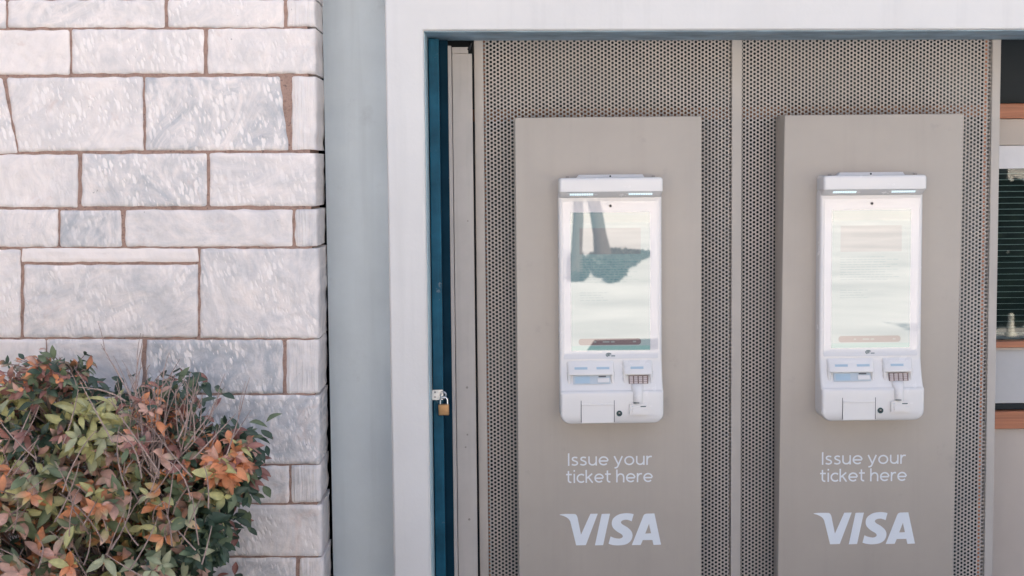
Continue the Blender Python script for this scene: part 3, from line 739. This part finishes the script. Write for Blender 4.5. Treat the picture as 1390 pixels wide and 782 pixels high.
    for y_ in list(np.arange(352, 384, 3.4)) + list(np.arange(397, 409, 3.4)):
        if y_ in (352, 397): bm = bmesh.new()
        ln = rnd.uniform(54, 76) if y_ < 390 else rnd.uniform(20, 50)
        x_ = 787.0
        while x_ < 787 + ln:
            wl = rnd.uniform(3, 9); prism(bm, [(X(x_, wd), Z(y_ + .9, wd)), (X(x_ + wl, wd), Z(y_ + .9, wd)), (X(x_ + wl, wd), Z(y_ - .3, wd)), (X(x_, wd), Z(y_ - .3, wd))], YB - wd - .0003, YB - wd); x_ += wl + 1.4
        if 381 < y_ < 384 or y_ > 406: obj('text_paragraph', bm, M['text_line'], dsp)
    plate('footer_bar', M['foot'], 775.5, 882, 469.5, 475.5, wd, .0003, .0003, dsp, under=0)
    plate('button', M['button'], 785, 870, 459.5, 468.3, wd, .0003, .0095, dsp, under=0)
    for x_, wl in ((806, 3), (818, 9), (829, 5), (859, 4)):
        bm = bmesh.new(); prism(bm, [(X(x_, wd), Z(465, wd)), (X(x_ + wl, wd), Z(465, wd)), (X(x_ + wl, wd), Z(463, wd)), (X(x_, wd), Z(463, wd))], YB - wd - .0006, YB - wd - .0002)
        obj('button_word', bm, M['btn_text'], dsp)
    bm = bmesh.new(); c_ = (X(829), Z(279.5))
    disc(bm, c_, 0.0052, YB - .0572, YB - .055, 20); cl = obj('camera_ring', bm, M['screw'], e)
    bm = bmesh.new(); disc(bm, c_, 0.0030, YB - .0580, YB - .0573, 16); obj('camera_lens', bm, M['rubber'], cl)
    # little swirl emblem under the display
    bm = bmesh.new(); cx_, cz_ = X(826, wd), Z(481.8, wd)
    for k, (ra, rb, t0, t1, th) in enumerate(((.0098, .0072, 20, 250, .0022), (.0062, .0042, 10, 330, .0018), (.0028, .0018, 0, 300, .0018))):
        n = 14
        for i in range(n):
            aa, bb = R(t0 + (t1 - t0) * i / n), R(t0 + (t1 - t0) * (i + 1) / n)
            prism(bm, [(cx_ + ra * math.cos(aa), cz_ + rb * math.sin(aa)), (cx_ + ra * math.cos(bb), cz_ + rb * math.sin(bb)), (cx_ + (ra - th) * math.cos(bb), cz_ + (rb - th) * math.sin(bb)), (cx_ + (ra - th) * math.cos(aa), cz_ + (rb - th) * math.sin(aa))], YB - .0569, YB - .0560)
    for i in range(5):
        xx = X(829.5, wd) + .0025 * i; box(bm, xx, xx + .0017, YB - .0569, YB - .0560, Z(484, wd), Z(482.4, wd))
    obj('emblem', bm, M['logo'], gl)
    # hooded bays on the sloping desk
    def bay(x0, x1, name):
        bm = bmesh.new()
        prof = [(490.5, .050), (490.5, .0565), (493, .063), (496, .0685), (505, .0780), (507, .0800), (508.2, .0797), (509, .077), (509, .050)]
        xs_ = [x0, x0 + .8, x0 + 2.2, x0 + 4.5, x1 - 4.5, x1 - 2.2, x1 - .8, x1]; ff = [.25, .62, .88, 1, 1, .88, .62, .25]
        rs = []
        for xx, f_ in zip(xs_, ff):
            rs.append([Vector((X(xx, .07), YB - (.050 + (wd_ - .050) * f_), Z(yy, .07))) for yy, wd_ in prof])
        loft(bm, rs)
        for a_, s_ in ((x0, 1), (x1, -1)):
            cheek = [(505, .052), (505, .0772), (510, .0785), (515, .0795), (521, .079), (521, .052)]
            rs = [[Vector((X(a_ + s_ * u, .07), YB - (.052 + (wd_ - .052) * f_), Z(yy, .07))) for yy, wd_ in cheek] for u, f_ in ((0.2, .55), (1.5, .9), (3.5, .97), (5.5, .8))]
            loft(bm, rs)
        return obj(name, bm, M['case'], e, smooth=35)
    b1 = bay(768.5, 834, 'slot_housing'); b2 = bay(844.5, 886.5, 'keypad_housing')
    def on_prof(y_):   # visor face depth
        return .0685 + (.0780 - .0685) * (y_ - 496) / 9
    def visor_label(x0, x1, par):
        bm = bmesh.new(); q = [(x0, 501.0), (x1, 501.0), (x1, 498.0), (x0, 498.0)]
        f = [bm.verts.new((X(a, .08), YB - on_prof(b) - .0008, Z(b, .07))) for a, b in q]; g = [bm.verts.new((X(a, .08), YB - on_prof(b) + .001, Z(b, .07))) for a, b in q]
        bm.faces.new(f); bm.faces.new(g[::-1])
        for i in range(4): bm.faces.new((f[i], g[i], g[(i + 1) % 4], f[(i + 1) % 4]))
        bmesh.ops.recalc_face_normals(bm, faces=bm.faces[:]); obj('slot_label', bm, M['slot'], par)
    visor_label(779.5, 797, b1); visor_label(809.5, 827, b1); visor_label(856, 873.5, b2)
    # desk slope frame of reference for the tray and the keypad
    sw = lambda y_: 0.0575 + (WB - .012 - .0575) * (y_ - 494) / (532 - 494)
    def on_desk(name, mat, x0, x1, y0, y1, lift, par):
        bm = bmesh.new(); q = [(x0, y1), (x1, y1), (x1, y0), (x0, y0)]
        f = [bm.verts.new((X(a, .075), YB - sw(b) - lift, Z(b, .075))) for a, b in q]; g = [bm.verts.new((X(a, .075), YB - sw(b) + .004, Z(b, .075))) for a, b in q]
        bm.faces.new(f); bm.faces.new(g[::-1])
        for i in range(4): bm.faces.new((f[i], g[i], g[(i + 1) % 4], f[(i + 1) % 4]))
        bmesh.ops.recalc_face_normals(bm, faces=bm.faces[:]); return obj(name, bm, mat, par)
    tr = on_desk('tray', M['tray'], 777.5, 828, 509.5, 521, .002, e)
    on_desk('card_slot', M['slot'], 780, 800, 511, 519.5, .0028, tr)
    on_desk('receipt_flap', M['case'], 810.5, 826.5, 513, 518.5, .005, tr)
    on_desk('flap_hinge', M['gap'], 812, 822, 510.2, 511.6, .0055, tr)
    kp = on_desk('keypad', M['pad'], 853, 879.5, 510.5, 521, .002, e)
    bm = bmesh.new()
    for i in range(4):
        for j in range(4):
            x_, y_ = 854.2 + i * 6.3, 511.3 + j * 2.5
            q = [(x_, y_ + 1.7), (x_ + 4.5, y_ + 1.7), (x_ + 4.5, y_), (x_, y_)]
            f = [bm.verts.new((X(a, .075), YB - sw(b) - .0045, Z(b, .075))) for a, b in q]; g = [bm.verts.new((X(a, .075), YB - sw(b) - .0015, Z(b, .075))) for a, b in q]
            bm.faces.new(f)
            for m_ in range(4): bm.faces.new((f[m_], g[m_], g[(m_ + 1) % 4], f[(m_ + 1) % 4]))
    bmesh.ops.recalc_face_normals(bm, faces=bm.faces[:]); obj('key', bm, M['key'], kp)
    # card reader: a rounded neck down over the edge, a block with slots
    bm = bmesh.new(); rs = []
    for y_, wd, hw in ((522.5, .083, 5.5), (524, .091, 8.2), (527, .099, 8.6), (531, .108, 7.8), (535, .113, 7.6), (541, .1145, 7.6), (548, .1140, 7.6), (550, .112, 7.4)):
        rs.append([Vector((X(865.5 + hw * math.cos(R(180 * k / 12)), .1), YB - .075 - (wd - .075) * (0.35 + .65 * math.sin(R(180 * k / 12))) if 0 < k < 12 else YB - .075, Z(y_, .1))) for k in range(13)])
    loft(bm, rs); nk = obj('reader_neck', bm, M['case'], e, smooth=50)
    bm = bmesh.new(); prism(bm, rrect(X(853.5, .1), X(879.5, .1), Z(563.5, .1), Z(548.5, .1), .004), YB - .1115, YB - .098); 
    bmesh.ops.bevel(bm, geom=[ed for ed in bm.edges if abs(ed.verts[0].co.y - ed.verts[1].co.y) < 1e-6 and ed.verts[0].co.y < YB - .105], offset=.002, segments=2, affect='EDGES')
    rd = obj('card_reader', bm, M['case'], e, smooth=40)
    bm = bmesh.new(); box(bm, X(859.5, .115), X(867.5, .115), YB - .1165, YB - .110, Z(548, .115), Z(546.9, .115)); obj('slot', bm, M['lock'], rd)
    bm = bmesh.new(); box(bm, X(869, .112), X(876.5, .112), YB - .1125, YB - .110, Z(553, .112), Z(551.8, .112)); obj('slot', bm, M['lock'], rd)
    bm = bmesh.new(); box(bm, X(857.2, .112), X(858.8, .112), YB - .1125, YB - .110, Z(553, .112), Z(551.5, .112)); 
    box(bm, X(854.6, .112), X(879, .112), YB - .1122, YB - .110, Z(557, .112), Z(556.7, .112)); obj('mark', bm, M['tray'], rd)
    bm = bmesh.new(); prism(bm, rrect(X(858, .112), X(873, .112), Z(562, .112), Z(553.5, .112), .006), YB - .1155, YB - .1105)
    obj('reader_lip', bm, M['case'], rd)
    # service flap with gaps, and the lock
    fl = plate('service_flap', M['case'], 788.6, 832.4, 548, 573.5, WB, .0022, .001)
    bm = bmesh.new(); box(bm, X(788.6, WB), X(832.4, WB), YB - WB - .0042, YB - WB - .002, Z(550.2, WB), Z(548, WB), .0009); obj('flap_lip', bm, M['case'], fl)
    for a in (787.6, 832.8):
        bm = bmesh.new(); box(bm, X(a, WB), X(a + .8, WB), YB - WB - .0006, YB - WB + .001, Z(573, WB), Z(543.5, WB)); obj('flap_gap', bm, M['gap'], fl)
    bm = bmesh.new(); c_ = (X(840, WB), Z(561.3, WB)); disc(bm, c_, .0094, YB - WB - .003, YB - WB + .001, 24); lk = obj('lock', bm, M['lock'], e)
    bm = bmesh.new(); disc(bm, c_, .0050, YB - WB - .0042, YB - WB - .0029, 16); lc = obj('lock_core', bm, M['rubber'], lk)
    bm = bmesh.new(); box(bm, c_[0] - .003, c_[0] + .003, YB - WB - .0047, YB - WB - .0041, c_[1] + .0012, c_[1] + .0026); obj('keyway', bm, M['steel'], lk)
    return e
m1 = make_machine()
kids = {}
for o in bpy.data.objects:
    if o.parent: kids.setdefault(o.parent.name, []).append(o)
a, b = P(828.7, 400, Y_PANEL - .055), P(1182.0, 396.4, Y_PANEL - .055)
m2 = m1.copy(); COL.objects.link(m2); m2.location = m1.location + Vector((b.x - a.x, 0, b.z - a.z))
m2['label'] = 'white ticket machine nearest the timber window, its pale screen washed out'
for ch in kids[m1.name]:
    c_ = ch.copy(); COL.objects.link(c_); c_.parent = m2; c_.matrix_parent_inverse = ch.matrix_parent_inverse.copy()
    for g in kids.get(ch.name, []):
        g_ = g.copy(); COL.objects.link(g_); g_.parent = c_; g_.matrix_parent_inverse = g.matrix_parent_inverse.copy()

# ------------------------------------------------------------------ shrub with turning leaves
Y_SH = -0.75
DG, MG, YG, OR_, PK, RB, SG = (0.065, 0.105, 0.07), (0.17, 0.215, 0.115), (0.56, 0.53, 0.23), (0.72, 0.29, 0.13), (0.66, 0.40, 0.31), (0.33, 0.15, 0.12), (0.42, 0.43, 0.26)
# px, py, rx, ry, number of sprigs, leaf length (m), colours
BL = [(55, 505, 50, 32, 26, .040, (RB, PK, RB, MG, DG, OR_)), (95, 500, 35, 30, 18, .045, (RB, DG, MG, OR_)),
      (25, 570, 45, 50, 40, .066, (YG, YG, SG, YG)), (135, 575, 45, 38, 40, .066, (YG, YG, SG, YG)), (75, 560, 70, 50, 40, .055, (DG, MG, PK, RB)),
      (225, 545, 45, 30, 20, .040, (RB, OR_, PK, DG)), (215, 600, 60, 55, 30, .050, (PK, SG, RB, MG, OR_)),
      (268, 615, 35, 36, 26, .052, (DG, MG, RB, OR_)), (316, 622, 28, 28, 56, .055, (OR_, OR_, OR_, RB, PK, YG)), (318, 655, 18, 30, 22, .056, (YG, OR_, MG, DG)),
      (284, 715, 26, 55, 48, .064, (DG, DG, MG, DG)), (250, 680, 60, 50, 46, .064, (SG, YG, PK, OR_, MG)), (240, 755, 60, 40, 36, .066, (MG, SG, DG, PK)),
      (60, 650, 80, 55, 60, .064, (OR_, PK, SG, YG, MG)), (150, 660, 65, 60, 52, .062, (PK, SG, OR_, MG, YG)), (40, 740, 75, 55, 58, .066, (PK, OR_, PK, SG, MG)),
      (140, 745, 75, 50, 56, .066, (PK, SG, OR_, YG, MG)), (-70, 620, 90, 90, 60, .066, (PK, YG, MG, DG)), (-70, 760, 90, 70, 50, .066, (PK, SG, MG, DG)),
      (60, 840, 130, 60, 60, .066, (PK, SG, MG, DG)), (220, 830, 80, 50, 40, .066, (MG, SG, DG, PK))]
LV, LF, LC = [], [], []
def leaf(p, dr, up, ln, wd, col, tip):
    dr = dr.normalized(); side = dr.cross(up)
    if side.length < 1e-4: side = dr.cross(Vector((1, 0, 0)))
    side.normalize(); nrm = side.cross(dr)
    fold = random.uniform(0.08, 0.6); bend = random.uniform(-0.25, 0.65); tw = random.uniform(-.25, .25)
    base = len(LV); prof = (0.06, 0.62, 0.98, 1.0, 0.66, 0.04)
    n = len(prof)
    for i, f in enumerate(prof):
        t = i / (n - 1); c = p + dr * ln * t - nrm * bend * ln * t * t
        sd = (side + nrm * tw * t).normalized(); cc = [a + (b - a) * max(0, (t - .15) / .85) ** 1.3 for a, b in zip(col, tip)]
        hw = wd * 0.5 * f * random.uniform(0.93, 1.07)
        for s in (-1, 0, 1):
            LV.append(c + sd * hw * s + nrm * abs(s) * hw * fold)
            k = 1.18 if s == 0 else random.uniform(.93, 1.0); LC.append((min(1, cc[0] * k), min(1, cc[1] * k), min(1, cc[2] * k), 1))
    for i in range(n - 1):
        a = base + i * 3; LF.append((a, a + 1, a + 4, a + 3)); LF.append((a + 1, a + 2, a + 5, a + 4))
rng = random.Random(21)
tw = bmesh.new()
root = Vector((PX(140, Y_SH, 700), Y_SH + .05, 0.02))
def curve(a, b, sag, n=5):
    m = (a + b) / 2 + Vector((rng.uniform(-1, 1), rng.uniform(-1, 1), rng.uniform(-.2, 1))) * sag
    return [(a * (1 - t) + m * t) * (1 - t) + (m * (1 - t) + b * t) * t for t in [i / n for i in range(n + 1)]]
MPP = (Y_SH + 4.9) / FPX
hubs = []
for (px_, py_, rx, ry, n, ll, cols) in BL:
    n = int(n * 1.5); ll *= 0.80; px_ -= 6
    c = P(px_, py_, Y_SH); dep = min(0.30, rx * MPP * 1.6 + .05)
    hub = Vector((c.x, Y_SH + 0.08, c.z - ry * MPP * .9))
    trunk = root + Vector((rng.uniform(-.1, .1), rng.uniform(-.05, .1), 0))
    pts = curve(trunk, hub, .10, 7); tube(tw, pts, [0.011 * (1 - .55 * i / 7) for i in range(8)], 6)
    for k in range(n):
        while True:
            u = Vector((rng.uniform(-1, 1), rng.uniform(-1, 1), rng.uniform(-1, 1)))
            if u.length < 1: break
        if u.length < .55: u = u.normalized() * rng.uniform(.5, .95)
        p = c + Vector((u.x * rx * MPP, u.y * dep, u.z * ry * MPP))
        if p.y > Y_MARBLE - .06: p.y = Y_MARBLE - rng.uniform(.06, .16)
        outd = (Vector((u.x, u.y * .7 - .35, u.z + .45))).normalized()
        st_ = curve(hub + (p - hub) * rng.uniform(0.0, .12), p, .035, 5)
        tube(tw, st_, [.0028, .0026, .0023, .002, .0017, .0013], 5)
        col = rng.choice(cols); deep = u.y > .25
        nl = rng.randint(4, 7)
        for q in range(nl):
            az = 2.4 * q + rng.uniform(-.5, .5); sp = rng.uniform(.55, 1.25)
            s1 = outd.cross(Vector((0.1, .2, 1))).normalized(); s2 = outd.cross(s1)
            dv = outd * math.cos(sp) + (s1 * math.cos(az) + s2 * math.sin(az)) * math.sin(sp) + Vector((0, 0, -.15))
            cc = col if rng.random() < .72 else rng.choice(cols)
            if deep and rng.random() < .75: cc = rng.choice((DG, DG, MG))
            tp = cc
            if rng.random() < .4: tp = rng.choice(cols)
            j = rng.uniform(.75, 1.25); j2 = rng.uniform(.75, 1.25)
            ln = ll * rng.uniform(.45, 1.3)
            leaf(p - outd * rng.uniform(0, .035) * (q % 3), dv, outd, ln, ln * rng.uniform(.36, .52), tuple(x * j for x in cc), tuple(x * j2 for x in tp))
# inner shade leaves filling the body of the bush
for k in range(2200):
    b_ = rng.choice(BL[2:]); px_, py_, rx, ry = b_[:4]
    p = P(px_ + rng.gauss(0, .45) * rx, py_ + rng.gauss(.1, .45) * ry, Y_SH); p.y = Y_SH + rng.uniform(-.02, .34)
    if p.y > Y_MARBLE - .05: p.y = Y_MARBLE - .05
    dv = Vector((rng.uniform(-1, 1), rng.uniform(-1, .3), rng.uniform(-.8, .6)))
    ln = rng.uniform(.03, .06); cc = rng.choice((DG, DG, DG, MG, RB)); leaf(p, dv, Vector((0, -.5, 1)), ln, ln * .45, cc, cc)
# bare twigs standing out of the gap in the crown
for (a0, b0, a1, b1) in ((205, 640, 196, 490), (200, 620, 165, 505), (205, 600, 222, 500), (190, 560, 137, 467), (185, 555, 190, 478), (170, 545, 88, 525), (210, 590, 160, 560),
                         (240, 600, 265, 525), (250, 610, 300, 545), (215, 650, 245, 520), (200, 560, 178, 520), (300, 640, 330, 545), (210, 650, 130, 570), (220, 640, 290, 560)):
    A0, B0 = P(a0, b0, Y_SH - .12), P(a1, b1, Y_SH - .02 + rng.uniform(-.1, .05))
    pts = curve(A0, B0, .03, 7); tube(tw, pts, [.0030 - .0021 * i / 7 for i in range(8)], 5)
    for k in (3, 5, 6):
        q = pts[k]; e_ = q + (B0 - A0).normalized() * rng.uniform(.03, .08) + Vector((rng.uniform(-.05, .05), rng.uniform(-.03, .03), rng.uniform(-.01, .05)))
        tube(tw, curve(q, e_, .01, 3), [.0016, .0014, .0011, .0008], 4)
for k in range(28):
    a0 = rng.uniform(160, 265); A0 = P(a0, rng.uniform(590, 670), Y_SH - rng.uniform(.02, .16)); B0 = P(a0 + rng.uniform(-55, 55), rng.uniform(500, 590), Y_SH - rng.uniform(.0, .16))
    pts = curve(A0, B0, .03, 7); tube(tw, pts, [.0026 - .0017 * i / 7 for i in range(8)], 5)
    for k2 in (3, 5):
        q = pts[k2]; tube(tw, curve(q, q + (B0 - A0).normalized() * rng.uniform(.02, .06) + Vector((rng.uniform(-.05, .05), rng.uniform(-.03, .03), .01)), .008, 3), [.0015, .0013, .001, .0008], 4)
# long stems crossing the front of the bush
for k in range(70):
    A0 = P(rng.uniform(-10, 290), rng.uniform(600, 800), Y_SH - rng.uniform(.12, .26)); B0 = A0 + Vector((rng.uniform(-.12, .12), rng.uniform(-.08, .05), rng.uniform(.03, .18)))
    tube(tw, curve(A0, B0, .03, 5), [.0022, .0021, .0019, .0017, .0014, .001], 5)
shrub = empty('shrub', root, 'shrub with green, yellow and orange leaves in front of the marble wall', 'shrub')
me = bpy.data.meshes.new('foliage'); me.from_pydata([tuple(v) for v in LV], [], LF)
at = me.color_attributes.new('tint', 'FLOAT_COLOR', 'POINT'); at.data.foreach_set('color', np.array(LC, dtype=np.float32).ravel())
link('foliage', me, M['leaf'], shrub, smooth=80)
obj('twigs', tw, M['twig'], shrub)

# ------------------------------------------------------------------ across the square: what the glass mirrors and what throws warm light back
def tree(x, y, r, h, lean, label):
    e = empty('tree', (x, y, 0), label, 'tree', 'trees across the square')
    bm = bmesh.new(); rnd = random.Random(int(x * 100))
    pts = [Vector((x + lean * t * h + .05 * math.sin(5 * t), y, h * t)) for t in [i / 8 for i in range(9)]]
    tube(bm, pts, [r * (1.35 if i == 0 else 1 - .05 * i) for i in range(9)], 10)
    for k in range(6):
        a = k * 1.05; q = pts[-1] + Vector((math.cos(a) * 1.3, math.sin(a) * 1.3, 1.2 + .3 * (k % 2)))
        tube(bm, [pts[-1] - Vector((0, 0, .1)), (pts[-1] + q) / 2 + Vector((0, 0, .15)), q], [r * .5, r * .3, r * .12], 6)
    obj('trunk', bm, M['bark'], e, smooth=60)
    V2, F2, C2 = [], [], []
    for k in range(2600):
        u = Vector((rnd.gauss(0, 1), rnd.gauss(0, 1), rnd.gauss(0, .7))) * .9; c = pts[-1] + Vector((0, 0, 1.6)) + u
        a = Vector((rnd.uniform(-1, 1), rnd.uniform(-1, 1), rnd.uniform(-1, 1))).normalized() * .11; b = a.orthogonal().normalized() * .06
        i = len(V2); V2 += [c - a, c + b, c + a, c - b]; F2.append((i, i + 1, i + 2, i + 3)); g = rnd.uniform(.6, 1.2); C2 += [(.05 * g, .085 * g, .035 * g, 1)] * 4
    me = bpy.data.meshes.new('crown'); me.from_pydata([tuple(v) for v in V2], [], F2)
    at = me.color_attributes.new('tint', 'FLOAT_COLOR', 'POINT'); at.data.foreach_set('color', np.array(C2, dtype=np.float32).ravel())
    link('crown', me, M['leaf'], e)
def mirror_xy(px_, dist):
    """ground position that the first machine's glass mirrors at this pixel column, dist metres in front of it"""
    g = P(px_, 370, Y_PANEL - .056); k = (dist + (4.9 + Y_PANEL - .056)) / (4.9 + Y_PANEL - .056)
    return (CAM.x + (g.x - CAM.x) * k, Y_PANEL - .056 - dist)
x_, y_ = mirror_xy(819, 21.5); tree(x_, y_, .13, 3.6, -0.20, 'thicker dark tree with a leaning trunk across the square')
x_, y_ = mirror_xy(780, 17.0); tree(x_, y_, .09, 3.4, 0.01, 'slimmer straight dark tree across the square')
beds = [[mirror_ground(*q) for q in ((798, 352), (812, 346), (838, 343), (866, 345), (883, 348), (868, 355), (862, 361), (852, 364), (848, 374), (838, 383), (829, 385), (822, 378), (812, 377), (806, 368), (799, 362))],
        [mirror_ground(*q) for q in ((775, 352), (788, 350), (794, 362), (797, 374), (790, 382), (778, 383))]]
def inside(p, poly):
    c = False
    for i in range(len(poly)):
        a, b = poly[i], poly[i - 1]
        if (a.y > p.y) != (b.y > p.y) and p.x < (b.x - a.x) * (p.y - a.y) / (b.y - a.y) + a.x: c = not c
    return c
rnd = random.Random(5)
V2, F2, C2 = [], [], []
for bed in beds:
    xs_, ys_ = [p.x for p in bed], [p.y for p in bed]
    n = 0
    while n < 4200:
        c = Vector((rnd.uniform(min(xs_), max(xs_)), rnd.uniform(min(ys_), max(ys_)), 0))
        if not inside(c, bed): continue
        n += 1; c.z = rnd.uniform(.01, .09)
        a2 = Vector((rnd.uniform(-1, 1), rnd.uniform(-1, 1), rnd.uniform(-.4, .4))).normalized() * .08; b2 = a2.cross(Vector((rnd.uniform(-.4, .4), rnd.uniform(-.4, .4), 1))).normalized() * .05
        i = len(V2); V2 += [c - a2, c + b2, c + a2, c - b2]; F2.append((i, i + 1, i + 2, i + 3)); g = rnd.uniform(.6, 1.2); C2 += [(.03 * g, .045 * g, .028 * g, 1)] * 4
me = bpy.data.meshes.new('ground_cover'); me.from_pydata([tuple(v) for v in V2], [], F2)
at = me.color_attributes.new('tint', 'FLOAT_COLOR', 'POINT'); at.data.foreach_set('color', np.array(C2, dtype=np.float32).ravel())
tag(link('ground_cover', me, M['leaf']), kind='stuff')
hb = empty('house', (0, -40, 0), 'cream rendered house with dark windows across the square', 'house')
bm = bmesh.new(); box(bm, -22, 24, -48, -40, 0, 9); obj('wall', bm, M['wall_cream'], hb)
for i in range(9):
    for j in range(2):
        bm = bmesh.new(); box(bm, -19 + i * 4.8, -17.6 + i * 4.8, -40.02, -39.95, 1.2 + 4 * j, 3.2 + 4 * j, .01); obj('window', bm, M['pane_dark'], hb)

hg = empty('added_hedge', (5.5, -9.2, 0), 'unseen dark leaf block added to darken the mirror image in the ticket window', 'added_hedge')  # leaf block added so the window pane mirrors something dark
rnd = random.Random(8); V2, F2, C2 = [], [], []
for k in range(6000):
    c = Vector((rnd.uniform(4.75, 7.4), rnd.uniform(-9.6, -8.9), rnd.uniform(.05, 1.45)))
    if rnd.random() < .6: c.y = -8.9 + rnd.uniform(-.08, .04)
    a2 = Vector((rnd.uniform(-1, 1), rnd.uniform(-1, 1), rnd.uniform(-1, 1))).normalized() * .075; b2 = a2.orthogonal().normalized() * .045
    i = len(V2); V2 += [c - a2, c + b2, c + a2, c - b2]; F2.append((i, i + 1, i + 2, i + 3)); g = rnd.uniform(.6, 1.2); C2 += [(.025 * g, .045 * g, .03 * g, 1)] * 4
me = bpy.data.meshes.new('foliage'); me.from_pydata([tuple(v) for v in V2], [], F2)
at = me.color_attributes.new('tint', 'FLOAT_COLOR', 'POINT'); at.data.foreach_set('color', np.array(C2, dtype=np.float32).ravel())
link('foliage', me, M['leaf'], hg)
bm = bmesh.new()
for k in range(7):
    x = 5.0 + k * .33; tube(bm, [Vector((x, -9.2, 0)), Vector((x + .05, -9.22, .6)), Vector((x - .03, -9.15, 1.4))], [.03, .022, .01], 6)
obj('stems', bm, M['twig'], hg)

g = P(1372, 457, Y_BACK + .022); k = CAM.z / (CAM.z - g.z); bx, by = g.x * k, g.y - (k - 1) * (g.y - CAM.y)
bm = bmesh.new(); rs = []
for z, r in ((0, .055), (.03, .055), (.05, .036), (.12, .03), (.19, .024), (.205, .028), (.22, .016)):
    rs.append([Vector((bx + r * math.cos(a * math.pi / 8), by + r * math.sin(a * math.pi / 8), z)) for a in range(16)])
loft(bm, rs); tag(obj('added_bollard', bm, pm('pale_marker', (0.82, 0.77, 0.68), 0.7), smooth=50), 'small pale flared form added for its light mark in the window glass', 'added_bollard')  # pale form added so the pane mirrors a light mark
